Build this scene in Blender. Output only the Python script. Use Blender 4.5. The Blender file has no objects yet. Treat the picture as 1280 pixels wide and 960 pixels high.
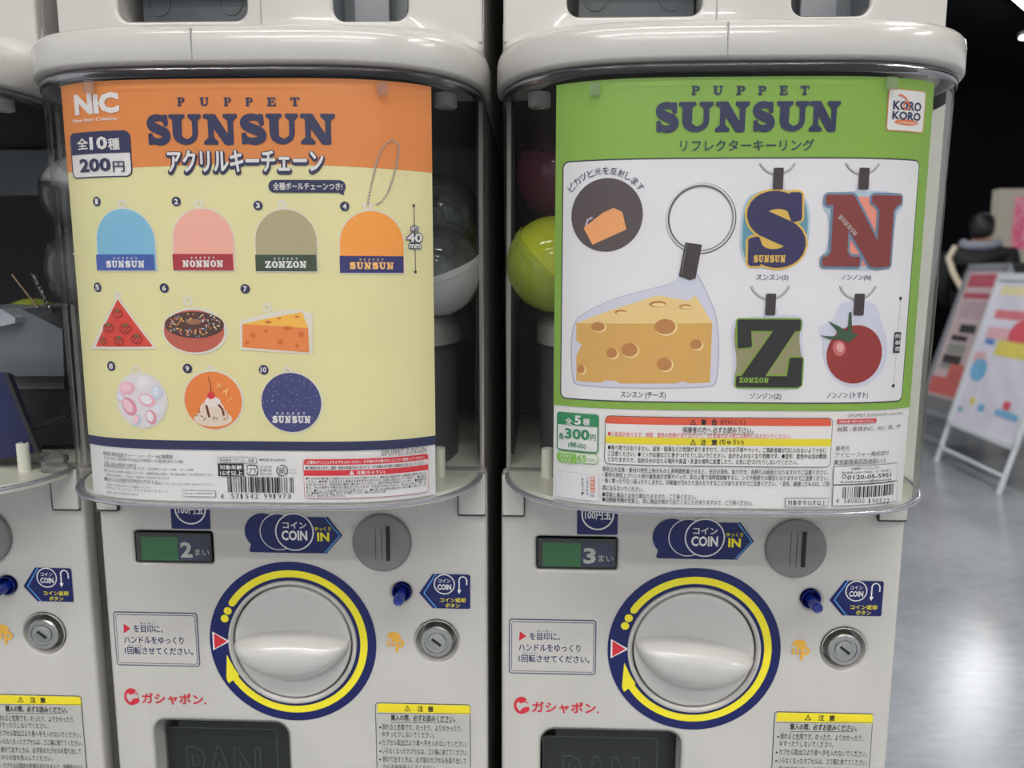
import bpy, bmesh, math, random
import numpy as np
from mathutils import Vector, Matrix
from mathutils.geometry import tessellate_polygon, delaunay_2d_cdt
PI = math.pi
random.seed(7)
SC = bpy.context.scene
COL = SC.collection
CZ = 1.2                                  # camera height; all z below are relative to it unless noted
# ------------------------------------------------------------------ camera
FPX = 950.885
CAMP = np.array([0.0, -0.5299356, 0.0])
ANG = np.radians([8.11167756, 2.11491562, 0.09603498])
def rot(rx, ry, rz):
    cx, sx, cy, sy, cz, sz = (math.cos(rx), math.sin(rx), math.cos(ry), math.sin(ry), math.cos(rz), math.sin(rz))
    A = np.array([[1, 0, 0], [0, 0, -1], [0, 1, 0]], float)
    Y = np.array([[cy, 0, sy], [0, 1, 0], [-sy, 0, cy]])
    X = np.array([[1, 0, 0], [0, cx, -sx], [0, sx, cx]])
    Z = np.array([[cz, -sz, 0], [sz, cz, 0], [0, 0, 1]])
    return Z @ X @ Y @ A
RM = rot(*ANG)
cam_d = bpy.data.cameras.new('camera')
cam = bpy.data.objects.new('camera', cam_d); COL.objects.link(cam); SC.camera = cam
cam_d.sensor_width = 36; cam_d.lens = FPX * 36 / 1280
cam_d.clip_start = 0.02; cam_d.clip_end = 60
cam_d.dof.use_dof = True; cam_d.dof.focus_distance = 0.48; cam_d.dof.aperture_fstop = 8.0
cam.matrix_world = Matrix([list(RM[0]) + [0], list(-RM[1]) + [0], list(-RM[2]) + [0], [0, 0, 0, 1]]).transposed()
cam.location = (CAMP[0], CAMP[1], CZ)
# ------------------------------------------------------------------ world, exposure
w = bpy.data.worlds.new('store_air'); SC.world = w; w.use_nodes = True
w.node_tree.nodes['Background'].inputs[0].default_value = (0.93, 0.96, 1.0, 1)
w.node_tree.nodes['Background'].inputs[1].default_value = 0.75
SC.view_settings.view_transform = 'Standard'; SC.view_settings.look = 'None'
SC.view_settings.gamma = 1; SC.view_settings.use_curve_mapping = False
SC.view_settings.exposure = -0.12
LIGHT_TUBE = 62.0

# ------------------------------------------------------------------ ray helpers (measure positions once, in real space)
def ray(x, y):
    return RM.T @ np.array([(x - 640) / FPX, (y - 480) / FPX, 1.0])
def onY(x, y, Y=0.0):
    d = ray(x, y); t = (Y - CAMP[1]) / d[1]; q = CAMP + t * d; return q[0], q[2]
def onZ(x, y, z):
    d = ray(x, y); t = (z - CAMP[2]) / d[2]; return CAMP + t * d
# ------------------------------------------------------------------ materials
def lin(c):
    c = c / 255.0
    return c / 12.92 if c <= 0.04045 else ((c + 0.055) / 1.055) ** 2.4
def rgb(r, g, b, k=1.0):
    return (min(1, lin(r) * k), min(1, lin(g) * k), min(1, lin(b) * k), 1)
MATS = {}
def mat(name, col, rough=0.5, metal=0.0, spec=0.5, emit=None, es=0, noise=0, nscale=30, coat=0, bump=0, bscale=200, dark=None, trans=0):
    if name in MATS: return MATS[name]
    m = bpy.data.materials.new(name); m.use_nodes = True
    nt = m.node_tree; b = nt.nodes['Principled BSDF']
    b.inputs['Base Color'].default_value = col
    b.inputs['Roughness'].default_value = rough
    b.inputs['Metallic'].default_value = metal
    b.inputs['Specular IOR Level'].default_value = spec
    b.inputs['Coat Weight'].default_value = coat
    if emit: b.inputs['Emission Color'].default_value = emit; b.inputs['Emission Strength'].default_value = es
    if noise:
        tc = nt.nodes.new('ShaderNodeTexCoord'); n = nt.nodes.new('ShaderNodeTexNoise'); n.inputs['Scale'].default_value = nscale
        n.inputs['Detail'].default_value = 4
        mx = nt.nodes.new('ShaderNodeMix'); mx.data_type = 'RGBA'
        c2 = dark if dark else tuple(c * (1 - noise) for c in col[:3]) + (1,)
        mx.inputs['A'].default_value = col; mx.inputs['B'].default_value = c2
        rp = nt.nodes.new('ShaderNodeMapRange'); rp.inputs['From Min'].default_value = 0.35; rp.inputs['From Max'].default_value = 0.7
        nt.links.new(tc.outputs['Object'], n.inputs['Vector']); nt.links.new(n.outputs['Fac'], rp.inputs['Value'])
        nt.links.new(rp.outputs['Result'], mx.inputs['Factor']); nt.links.new(mx.outputs['Result'], b.inputs['Base Color'])
    if bump:
        tc = nt.nodes.new('ShaderNodeTexCoord'); n = nt.nodes.new('ShaderNodeTexNoise'); n.inputs['Scale'].default_value = bscale
        bp = nt.nodes.new('ShaderNodeBump'); bp.inputs['Strength'].default_value = bump; bp.inputs['Distance'].default_value = 0.001
        nt.links.new(tc.outputs['Object'], n.inputs['Vector']); nt.links.new(n.outputs['Fac'], bp.inputs['Height']); nt.links.new(bp.outputs['Normal'], b.inputs['Normal'])
    MATS[name] = m
    return m
def clear(name, tint, rough=0.03, gain=1.0, haze=0.0, hazecol=(0.8, 0.8, 0.8, 1), base=0.03, sheer=0):
    """thin clear plastic: tinted see-through, fresnel gloss, a little milky haze"""
    if name in MATS: return MATS[name]
    m = bpy.data.materials.new(name); m.use_nodes = True; nt = m.node_tree
    for n in list(nt.nodes): nt.nodes.remove(n)
    out = nt.nodes.new('ShaderNodeOutputMaterial'); t = nt.nodes.new('ShaderNodeBsdfTransparent'); g = nt.nodes.new('ShaderNodeBsdfGlossy')
    t.inputs[0].default_value = tint; g.inputs['Roughness'].default_value = rough
    lw = nt.nodes.new('ShaderNodeFresnel'); lw.inputs['IOR'].default_value = 1.45
    mu = nt.nodes.new('ShaderNodeMath'); mu.operation = 'MULTIPLY_ADD'; mu.inputs[1].default_value = gain; mu.inputs[2].default_value = base - 0.03; mu.use_clamp = True
    geo = nt.nodes.new('ShaderNodeNewGeometry')
    mx = nt.nodes.new('ShaderNodeMixShader')
    nt.links.new(lw.outputs[0], mu.inputs[0])
    # the back side of the shell uses the same reflectance: flip the normal there
    vm = nt.nodes.new('ShaderNodeVectorMath'); vm.operation = 'SCALE'
    mr = nt.nodes.new('ShaderNodeMapRange'); mr.inputs['To Min'].default_value = 1; mr.inputs['To Max'].default_value = 1
    nt.links.new(geo.outputs['Backfacing'], mr.inputs['Value'])
    nt.links.new(mu.outputs[0], mx.inputs[0]); nt.links.new(g.outputs[0], mx.inputs[2])
    if haze:
        d = nt.nodes.new('ShaderNodeBsdfDiffuse'); d.inputs[0].default_value = hazecol
        mh = nt.nodes.new('ShaderNodeMixShader'); mh.inputs[0].default_value = haze
        nt.links.new(t.outputs[0], mh.inputs[1]); dl = nt.nodes.new('ShaderNodeBsdfTranslucent'); dl.inputs[0].default_value = hazecol; ms = nt.nodes.new('ShaderNodeMixShader'); ms.inputs[0].default_value = sheer; nt.links.new(d.outputs[0], ms.inputs[1]); nt.links.new(dl.outputs[0], ms.inputs[2]); nt.links.new(ms.outputs[0], mh.inputs[2]); nt.links.new(mh.outputs[0], mx.inputs[1])
    else:
        nt.links.new(t.outputs[0], mx.inputs[1])
    nt.nodes.remove(vm); nt.nodes.remove(mr); nt.nodes.remove(geo)
    nt.links.new(mx.outputs[0], out.inputs[0])
    MATS[name] = m
    return m
WHITE = mat('white_plastic', rgb(190, 187, 182), 0.22, noise=0.03, nscale=14, coat=0.25)
WHITE2 = mat('white_plastic_matt', rgb(188, 185, 180), 0.45, noise=0.04, nscale=20)
CREAM = mat('cream_plastic', rgb(250, 250, 232), 0.3, noise=0.03, nscale=20)
KNOBW = mat('knob_plastic', rgb(190, 188, 185), 0.25, noise=0.02, nscale=20, coat=0.3)
SEAM = mat('seam_shadow_gap', rgb(60, 58, 58), 0.6, noise=0.2, nscale=40)
DARK = mat('dark_interior', rgb(34, 32, 34), 0.5, noise=0.3, nscale=9)
DGREY = mat('dark_grey_plastic', rgb(52, 54, 56), 0.35, noise=0.15, nscale=30)
MGREY = mat('mid_grey_plastic', rgb(112, 116, 120), 0.35, noise=0.08, nscale=30)
HGREY = mat('housing_grey', rgb(104, 102, 106), 0.45, noise=0.15, nscale=15)
COING = mat('coin_disc_grey', rgb(122, 121, 120), 0.38, noise=0.06, nscale=40)
BLACK = mat('black_slot', rgb(10, 10, 10), 0.5, noise=0.2, nscale=40)
NAVY = mat('sticker_navy', rgb(8, 22, 88), 0.3, noise=0.05, nscale=50)
YEL = mat('sticker_yellow', rgb(238, 224, 42), 0.35, noise=0.04, nscale=50)
RED = mat('sticker_red', rgb(205, 38, 55), 0.35, noise=0.04, nscale=50)
PWHITE = mat('print_white', rgb(232, 230, 228), 0.4, noise=0.02, nscale=50)
CYAN = mat('print_light_blue', rgb(90, 165, 230), 0.35, noise=0.04, nscale=50)
INK = mat('print_black', rgb(34, 32, 34), 0.45, noise=0.05, nscale=50)
GREYINK = mat('print_grey', rgb(110, 108, 112), 0.45, noise=0.05, nscale=50)
PAPER = mat('sticker_paper', rgb(180, 180, 174), 0.4, noise=0.02, nscale=60)
OUTL = mat('print_dark_line', rgb(40, 45, 60), 0.4, noise=0.04, nscale=60)
BLUEP = mat('blue_button_plastic', rgb(20, 42, 135), 0.25, noise=0.1, nscale=60, coat=0.3)
STEEL = mat('lock_steel', rgb(190, 190, 186), 0.28, 1.0, noise=0.1, nscale=80)
STEELD = mat('lock_steel_dark', rgb(130, 130, 128), 0.4, 1.0, noise=0.15, nscale=80)
LOGOO = mat('logo_orange', rgb(226, 172, 66), 0.4, noise=0.05, nscale=60)
DOME = clear('clear_dome', (0.98, 0.98, 0.985, 1), 0.02, 0.55, haze=0.010, base=.015)
RIM = clear('dome_rim_plastic', (0.62, 0.62, 0.72, 1), 0.25, .5, haze=0.5, hazecol=rgb(165, 163, 172))
RIMT = clear('dome_top_flange_plastic', (0.6, 0.6, 0.66, 1), 0.18, .4, haze=0.10, hazecol=rgb(120, 118, 130))
WINDOW = clear('window_plastic', (0.92, 0.94, 0.92, 1), 0.05, 1.0)

# ------------------------------------------------------------------ object helpers
ORG = {}
def empty(name, loc, label=None, cat=None, group=None):
    o = bpy.data.objects.new(name, None); COL.objects.link(o); o.location = loc; o.empty_display_size = 0.05
    ORG[o] = Vector(loc)
    if label: o['label'] = label
    if cat: o['category'] = cat
    if group: o['group'] = group
    return o
def tag(o, label=None, cat=None, group=None, kind=None):
    if label: o['label'] = label
    if cat: o['category'] = cat
    if group: o['group'] = group
    if kind: o['kind'] = kind
    return o
def link(name, me, parent=None, mats=None, loc=None, smooth=None):
    """me holds world coordinates; shifts them to the parent's (or own) origin"""
    o = bpy.data.objects.new(name, me); COL.objects.link(o)
    if mats:
        for m in (mats if isinstance(mats, (list, tuple)) else [mats]): me.materials.append(m)
    if parent is not None:
        base = ORG[parent]; o.parent = parent
    else:
        base = Vector(loc) if loc else Vector((0, 0, 0)); o.location = base
    ORG[o] = base
    me.transform(Matrix.Translation(-base))
    if smooth is not None:
        for p in me.polygons: p.use_smooth = True
        me.set_sharp_from_angle(angle=math.radians(smooth))
    me.update()
    return o
def pyd(name, V, F, mats, parent=None, fm=None, loc=None, smooth=None):
    me = bpy.data.meshes.new(name); me.from_pydata([tuple(v) for v in V], [], F)
    o = link(name, me, parent, mats, loc, smooth)
    if fm: me.polygons.foreach_set('material_index', fm)
    return o
class MB:
    def __init__(s): s.V = []; s.F = []; s.M = []
    def add(s, V, F, m=0):
        n = len(s.V); s.V += [tuple(v) for v in V]; s.F += [tuple(i + n for i in f) for f in F]; s.M += [m] * len(F); return s
    def box(s, x0, x1, y0, y1, z0, z1, m=0):
        V = [(x, y, z) for z in (z0, z1) for y in (y0, y1) for x in (x0, x1)]
        return s.add(V, [(0, 2, 3, 1), (4, 5, 7, 6), (0, 1, 5, 4), (2, 6, 7, 3), (0, 4, 6, 2), (1, 3, 7, 5)], m)
    def tube(s, pts, r, n=10, m=0, caps=True):
        rings = []
        for i, p in enumerate(pts):
            p = Vector(p); a = Vector(pts[max(0, i - 1)]); b = Vector(pts[min(len(pts) - 1, i + 1)]); d = (b - a).normalized()
            u = d.orthogonal().normalized() if i == 0 else (u - d * u.dot(d)).normalized()
            v = d.cross(u); rr = r[i] if isinstance(r, (list, tuple)) else r
            rings.append([p + (u * math.cos(2 * PI * k / n) + v * math.sin(2 * PI * k / n)) * rr for k in range(n)])
        return s.loft(rings, True, caps, m)
    def loft(s, rings, closed=True, caps=False, m=0):
        n = len(rings[0]); V = [p for r in rings for p in r]; F = []
        for i in range(len(rings) - 1):
            for k in range(n if closed else n - 1):
                k2 = (k + 1) % n
                F.append((i * n + k, i * n + k2, (i + 1) * n + k2, (i + 1) * n + k))
        if caps: F.append(tuple(range(n))[::-1]); F.append(tuple((len(rings) - 1) * n + k for k in range(n)))
        return s.add(V, F, m)
    def lathe(s, prof, c, axis=(0, -1, 0), n=32, m=0):
        """prof: (r, h) along axis from c"""
        a = Vector(axis).normalized(); u = a.orthogonal().normalized(); v = a.cross(u); c = Vector(c)
        rings = [[c + a * h + (u * math.cos(2 * PI * k / n) + v * math.sin(2 * PI * k / n)) * max(r, 1e-5) for k in range(n)] for r, h in prof]
        return s.loft(rings, True, False, m)
    def out(s, name, mats, parent=None, loc=None, smooth=None, fix=True):
        o = pyd(name, s.V, s.F, mats, parent, s.M, loc, None)
        if fix:
            bm = bmesh.new(); bm.from_mesh(o.data); bmesh.ops.recalc_face_normals(bm, faces=bm.faces); bm.to_mesh(o.data); bm.free()
        if smooth is not None:
            for p in o.data.polygons: p.use_smooth = True
            o.data.set_sharp_from_angle(angle=math.radians(smooth))
        return o
def rr(x0, z0, x1, z1, r, n=6):
    if not isinstance(r, (list, tuple)): r = [r] * 4
    P = []
    for (cx, cz, a, q) in ((x1 - r[0], z1 - r[0], 0, r[0]), (x0 + r[1], z1 - r[1], 90, r[1]), (x0 + r[2], z0 + r[2], 180, r[2]), (x1 - r[3], z0 + r[3], 270, r[3])):
        if q < 1e-6: P.append((cx, cz)); continue
        for k in range(n + 1):
            t = math.radians(a + 90 * k / n); P.append((cx + q * math.cos(t), cz + q * math.sin(t)))
    return P
def circ(cx, cz, r, n=48): return [(cx + r * math.cos(2 * PI * k / n), cz + r * math.sin(2 * PI * k / n)) for k in range(n)]
def plate(name, outer, holes, yf, th, bev, mats, parent=None, loc=None, smooth=35, bres=3):
    """solid plate in the x-z plane, front face at y=yf (world), bevelled edges also round the holes"""
    cu = bpy.data.curves.new(name, 'CURVE'); cu.dimensions = '2D'; cu.fill_mode = 'BOTH'
    for pts in [outer] + holes:
        sp = cu.splines.new('POLY'); sp.points.add(len(pts) - 1)
        for p, q in zip(sp.points, pts): p.co = (q[0], q[1], 0, 1)
        sp.use_cyclic_u = True
    cu.bevel_depth = bev; cu.bevel_resolution = bres; cu.extrude = th / 2 - bev; cu.offset = -bev
    ob = bpy.data.objects.new(name, cu); me = ob.to_mesh().copy(); bpy.data.objects.remove(ob)
    me.name = name
    me.transform(Matrix(((1, 0, 0, 0), (0, 0, -1, yf + th / 2), (0, 1, 0, 0), (0, 0, 0, 1))))
    me.transform(Matrix.Translation((0, 0, CZ)))
    bm = bmesh.new(); bm.from_mesh(me); bmesh.ops.remove_doubles(bm, verts=bm.verts, dist=1e-5); bm.to_mesh(me); bm.free()
    me.materials.clear()
    return link(name, me, parent, mats, loc, smooth)

# ------------------------------------------------------------------ lettering
_tc = {}
def font_tris(txt, bold=0.0, res=2):
    k = (txt, bold, res)
    if k in _tc: return _tc[k]
    cu = bpy.data.curves.new('t', 'FONT'); cu.body = txt; cu.size = 1; cu.resolution_u = res; cu.offset = bold; cu.fill_mode = 'FRONT'
    ob = bpy.data.objects.new('t', cu); me = ob.to_mesh()
    V = [(v.co.x, v.co.y) for v in me.vertices]; T = [tuple(p.vertices) for p in me.polygons]
    ob.to_mesh_clear(); bpy.data.objects.remove(ob); bpy.data.curves.remove(cu)
    _tc[k] = (V, T); return V, T
def ann(cx, cy, ro, ri, a0, a1, n=14):
    """list of quads for an elliptical band; ro, ri = (rx, ry)"""
    Q = []
    for k in range(n):
        t0 = math.radians(a0 + (a1 - a0) * k / n); t1 = math.radians(a0 + (a1 - a0) * (k + 1) / n)
        Q.append([(cx + ri[0] * math.cos(t0), cy + ri[1] * math.sin(t0)), (cx + ro[0] * math.cos(t0), cy + ro[1] * math.sin(t0)),
                  (cx + ro[0] * math.cos(t1), cy + ro[1] * math.sin(t1)), (cx + ri[0] * math.cos(t1), cy + ri[1] * math.sin(t1))])
    return Q
def box2(x0, y0, x1, y1): return [(x0, y0), (x1, y0), (x1, y1), (x0, y1)]
def stroke(pts, ws):
    Q = []; L = []
    for i, p in enumerate(pts):
        a = pts[max(0, i - 1)]; b = pts[min(len(pts) - 1, i + 1)]; dx, dy = b[0] - a[0], b[1] - a[1]; l = math.hypot(dx, dy) or 1
        w_ = ws[i] if isinstance(ws, (list, tuple)) else ws
        L.append(((p[0] - dy / l * w_, p[1] + dx / l * w_), (p[0] + dy / l * w_, p[1] - dx / l * w_)))
    for i in range(len(L) - 1): Q.append([L[i][0], L[i][1], L[i + 1][1], L[i + 1][0]])
    return Q
def serif(x0, x1, y, h, s=1):
    """flared slab at height y, thickness h growing in direction s"""
    m = (x0 + x1) / 2; wq = (x1 - x0) / 2
    return [[(x0, y), (x1, y), (x1, y + s * h * .8), (x0, y + s * h * .8)], [(x0 + wq * .15, y + s * h * .8), (x1 - wq * .15, y + s * h * .8), (m + wq * .5, y + s * h * 1.7), (m - wq * .5, y + s * h * 1.7)]]
def glyph(c):
    if c == 'S':
        P = []; W = []
        for k in range(15):
            t = math.radians(22 + (235 - 22) * k / 14); P.append((.50 + .33 * math.cos(t), .735 + .185 * math.sin(t))); W.append(.07 + .075 * (k / 14) ** 1.2)
        for k in range(15):
            t = math.radians(62 - (62 + 158) * k / 14); P.append((.52 + .34 * math.cos(t), .275 + .195 * math.sin(t))); W.append(.145 - .075 * (k / 14) ** 1.2)
        Q = stroke(P, W)
        Q += [[(.74, .99), (.88, .99), (.90, .66), (.80, .64), (.70, .84)], [(.10, .01), (.24, .01), (.28, .18), (.20, .36), (.09, .34)]]
        return Q, 1.0
    if c == 'U':
        Q = serif(0, .50, 1, .10, -1) + serif(.66, 1.06, 1, .10, -1)
        Q += [box2(.12, .36, .38, .95), box2(.80, .36, .93, .95)] + ann(.525, .37, (.405, .37), (.275, .235), 180, 360, 16)
        Q += [[(.12, .38), (.38, .38), (.30, .12), (.2, .12)]]
        Q += ann(.525, .37, (.405, .37), (.16, .20), 195, 265, 8)
        return Q, 1.10
    if c == 'N':
        Q = serif(0, .42, 0, .10, 1) + serif(.66, 1.08, 1, .10, -1)
        Q += [box2(.15, .05, .28, .96), box2(.81, .0, .94, .95), [(0, 1), (.36, 1), (.94, .0), (.78, -.02), (.68, 0), (.10, .90), (0, .90)]]
        return Q, 1.12
    if c == 'P':
        Q = serif(0, .52, 0, .10, 1) + [box2(.0, .90, .5, 1), box2(.13, .05, .39, .95), box2(.35, .88, .55, 1), box2(.35, .40, .55, .51)]
        Q += ann(.52, .70, (.43, .30), (.19, .18), -90, 90, 14)
        return Q, 1.0
    if c == 'E':
        Q = [box2(.12, .05, .38, .95), box2(0, 0, .9, .12), box2(0, .88, .86, 1), box2(.35, .45, .66, .56), box2(.60, .36, .70, .65),
             [(.76, 1), (.88, 1), (.88, .68), (.80, .68)], [(.78, 0), (.92, 0), (.95, .34), (.86, .34)]]
        return Q, .98
    if c == 'T':
        Q = serif(.24, .76, 0, .10, 1) + [box2(.37, .05, .63, .95), box2(.0, .88, 1, 1), [(0, 1), (.14, 1), (.10, .66), (0, .66)], [(1, 1), (.86, 1), (.90, .66), (1, .66)]]
        return Q, 1.0
    if c == 'O':
        return ann(.5, .5, (.5, .5), (.22, .37), 0, 360, 28), 1.0
    if c == 'Z':
        Q = [box2(.04, .87, .94, 1), box2(.02, 0, .96, .13), [(.60, .9), (.94, .98), (.38, .08), (.02, .02)], [(.04, 1), (.16, 1), (.12, .66), (.02, .66)], [(.84, 0), (.97, 0), (.99, .36), (.89, .36)]]
        return Q, 1.0
    raise KeyError(c)

# ------------------------------------------------------------------ print engine: flat ink layers on a real surface
class Flat:
    """the front panel plane (y = y0), local px anchors measured on machine one"""
    step = 9.0
    def __init__(s, y0): s.y0 = y0
    def A(s, x, y): return onY(x, y, s.y0)
    def P(s, a, b, l): return (a, s.y0 - 0.0004 - l * 0.00012, b + CZ)
class Curved:
    """a sheet bent along the inside of a dome: coordinates are arc length and height"""
    step = 0.004
    def __init__(s, cx, n, m, d, wd):
        s.cx, s.n, s.m, s.d, s.w = cx, n, m, d, wd
        xs = np.linspace(-wd * .985, wd * .985, 1501); ys = np.array([s.Y(x) for x in xs]); ds = np.hypot(np.diff(xs), np.diff(ys))
        S = np.concatenate([[0], np.cumsum(ds)]); s.S = S - np.interp(0, xs, S); s.xs = xs; s.ys = ys
    def Y(s, x): return -s.d * max(0.0, 1 - abs(x / s.w) ** s.n) ** (1 / s.m)
    def A(s, x, y):
        d = ray(x, y); lo, hi = (-s.d * 1.3 - CAMP[1]) / d[1], (0 - CAMP[1]) / d[1]
        for _ in range(50):
            t = (lo + hi) / 2; q = CAMP + t * d; xx = q[0] - s.cx
            if abs(xx) > s.w * .985: 
                lo = t if abs((CAMP + (t + .01) * d)[0] - s.cx) < abs(xx) else lo
                hi = t if lo != t else hi
                continue
            if q[1] < s.Y(xx): lo = t
            else: hi = t
        q = CAMP + lo * d
        return float(np.interp(q[0] - s.cx, s.xs, s.S)), float(q[2])
    def P(s, a, b, l):
        x = float(np.interp(a, s.S, s.xs)); y = float(np.interp(a, s.S, s.ys))
        x2 = float(np.interp(a + .001, s.S, s.xs)); y2 = float(np.interp(a + .001, s.S, s.ys))
        tx, ty = x2 - x, y2 - y; L = math.hypot(tx, ty) or 1; o = 0.0002 + l * 0.00013
        return (s.cx + x + ty / L * o, y - tx / L * o, b + CZ)
class Print:
    def __init__(s, surf): s.su = surf; s.reset()
    def reset(s): s.V = []; s.F = []; s.M = []; s.mats = []; s.k = 0
    def nx(s, l): s.k = (s.k + 1) % 30; return l + s.k * .025
    def mi(s, m):
        if m not in s.mats: s.mats.append(m)
        return s.mats.index(m)
    def tri(s, pts, mi, l):
        lo = min(p[0] for p in pts); hi = max(p[0] for p in pts); st = s.su.step
        polys = [pts]
        if hi - lo > st * 1.3:
            polys = []; k0 = math.floor(lo / st); k1 = math.ceil(hi / st)
            for k in range(k0, k1):
                q = pts
                for sgn, lim in ((1, k * st), (-1, (k + 1) * st)):
                    r = []
                    for i in range(len(q)):
                        a, b = q[i], q[(i + 1) % len(q)]; da, db = sgn * (a[0] - lim), sgn * (b[0] - lim)
                        if da >= 0: r.append(a)
                        if (da > 0 and db < 0) or (da < 0 and db > 0):
                            t = da / (da - db); r.append((a[0] + (b[0] - a[0]) * t, a[1] + (b[1] - a[1]) * t))
                    q = r
                    if len(q) < 3: break
                if len(q) >= 3: polys.append(q)
        for q in polys:
            ar = sum(q[i][0] * q[(i + 1) % len(q)][1] - q[(i + 1) % len(q)][0] * q[i][1] for i in range(len(q)))
            if abs(ar) < 1e-13: continue
            if ar < 0: q = q[::-1]
            n = len(s.V); s.V += [s.su.P(a, b, l) for a, b in q]; s.F.append(tuple(range(n, n + len(q)))); s.M.append(mi)
    def poly(s, pts, m, l):
        mi = s.mi(m); l = s.nx(l)
        if len(pts) <= 4: s.tri(pts, mi, l) if len(pts) == 3 else [s.tri([pts[i] for i in t], mi, l) for t in tessellate_polygon([[Vector((p[0], p[1], 0)) for p in pts]])]
        else:
            for t in tessellate_polygon([[Vector((p[0], p[1], 0)) for p in pts]]): s.tri([pts[i] for i in t], mi, l)
    def polys(s, Q, m, l, fat=0, dirs=8):
        sh = [(0, 0)] + ([(fat * math.cos(2 * PI * k / dirs), fat * math.sin(2 * PI * k / dirs)) for k in range(dirs)] if fat else [])
        S_ = 1000.0; VV = []; FF = []; c0 = Q[0][0]
        for dx, dy in sh:
            for q in Q:
                q = [(a + dx, b + dy) for a, b in q]
                ar = sum(q[i][0] * q[(i + 1) % len(q)][1] - q[(i + 1) % len(q)][0] * q[i][1] for i in range(len(q)))
                if abs(ar) < 1e-12: continue
                if ar < 0: q = q[::-1]
                n = len(VV); VV += [Vector(((a - c0[0]) * S_, (b - c0[1]) * S_)) for a, b in q]; FF.append(list(range(n, n + len(q))))
        r = delaunay_2d_cdt(VV, [], FF, 1, 1e-4); mi = s.mi(m)
        for f, og in zip(r[2], r[5]):
            if og: s.tri([(r[0][i][0] / S_ + c0[0], r[0][i][1] / S_ + c0[1]) for i in f], mi, l)
    # ---- pixel-anchored placing
    def box(s, x0, y0, x1, y1):
        xm, ym = (x0 + x1) / 2, (y0 + y1) / 2
        return s.su.A(x0, ym)[0], s.su.A(xm, y1)[1], s.su.A(x1, ym)[0], s.su.A(xm, y0)[1]
    def sc(s, x, y):
        return abs(s.su.A(x, y + 4)[1] - s.su.A(x, y - 4)[1]) / 8
    def rect(s, x0, y0, x1, y1, m, l, r=0):
        a, b, c, d = s.box(x0, y0, x1, y1)
        k = s.sc((x0 + x1) / 2, (y0 + y1) / 2)
        rr_ = [q * k for q in r] if isinstance(r, (list, tuple)) else r * k
        s.poly(rr(a, b, c, d, rr_) if r else box2(a, b, c, d), m, l)
    def frame(s, x0, y0, x1, y1, m, inner, l, r=0, wd=1.0):
        s.rect(x0, y0, x1, y1, m, l, r); s.rect(x0 + wd, y0 + wd, x1 - wd, y1 - wd, inner, l + 1, max(0, r - wd) if not isinstance(r, (list, tuple)) else [max(0, q - wd) for q in r])
    def disc(s, x, y, r, m, l, ry=None, n=32, rotd=0):
        c = s.su.A(x, y); k = s.sc(x, y); ry = (ry or r) * k; rx = r * k; t = math.radians(rotd)
        s.poly([(c[0] + rx * math.cos(q) * math.cos(t) - ry * math.sin(q) * math.sin(t), c[1] + rx * math.cos(q) * math.sin(t) + ry * math.sin(q) * math.cos(t)) for q in [2 * PI * i / n for i in range(n)]], m, l)
    def ring(s, x, y, r, wd, m, l, a0=0, a1=360, n=48, ry=None):
        c = s.su.A(x, y); k = s.sc(x, y); q = ry / r if ry else 1
        s.polys(ann(c[0], c[1], ((r + wd / 2) * k, (r + wd / 2) * k * q), ((r - wd / 2) * k, (r - wd / 2) * k * q), a0, a1, n), m, l)
    def pp(s, pts, m, l): s.poly([s.su.A(*p) for p in pts], m, l)
    def line(s, pts, wd, m, l):
        k = s.sc(*pts[0]); s.polys(stroke([s.su.A(*p) for p in pts], wd * k / 2), m, l)
    def text(s, t, x0, y0, x1, y1, m, l, bold=0.0, fat=0, res=2, rotd=0, fit='box'):
        if any(ord(ch) > 0x2000 for ch in t): fat = max(fat, bold * abs(y1 - y0) * .8); bold = 0
        V, T = font_tris(t, min(bold, .035), res)
        if not T: return
        X0 = min(v[0] for v in V); X1 = max(v[0] for v in V); Y0 = min(v[1] for v in V); Y1 = max(v[1] for v in V)
        a, b, c, d = s.box(x0, y0, x1, y1)
        sx = (c - a) / (X1 - X0); sy = (d - b) / (Y1 - Y0)
        ca, cb = (a + c) / 2, (b + d) / 2; th = math.radians(rotd)
        W = []
        for v in V:
            u, w_ = (v[0] - (X0 + X1) / 2) * sx, (v[1] - (Y0 + Y1) / 2) * sy
            W.append((ca + u * math.cos(th) - w_ * math.sin(th), cb + u * math.sin(th) + w_ * math.cos(th)))
        f = fat * s.sc((x0 + x1) / 2, (y0 + y1) / 2); mi = s.mi(m)
        sh = [(0, 0)] + ([(f * math.cos(2 * PI * k / 8), f * math.sin(2 * PI * k / 8)) for k in range(8)] if f else [])
        for dx, dy in sh:
            l = math.floor(l) ; l = s.nx(l)
            for tr in T: s.tri([(W[i][0] + dx, W[i][1] + dy) for i in tr], mi, l)
    def serif(s, t, x0, y0, x1, y1, m, l, gap=.08, fat=0, rotd=0, xs=None):
        """slab-serif word; xs gives the pixel spans of the single letters"""
        G = [glyph(c) for c in t]; k = s.sc((x0 + x1) / 2, (y0 + y1) / 2)
        a, b, c, d = s.box(x0, y0, x1, y1); th = math.radians(rotd); ca, cb = (a + c) / 2, (b + d) / 2
        if xs: sp = [(s.su.A(p, (y0 + y1) / 2)[0], s.su.A(q, (y0 + y1) / 2)[0]) for p, q in xs]
        else:
            tot = sum(g[1] for g in G) + gap * (len(G) - 1); cur = a; sp = []
            for g in G: wd = g[1] / tot * (c - a); sp.append((cur, cur + wd)); cur += wd + gap / tot * (c - a)
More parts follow.
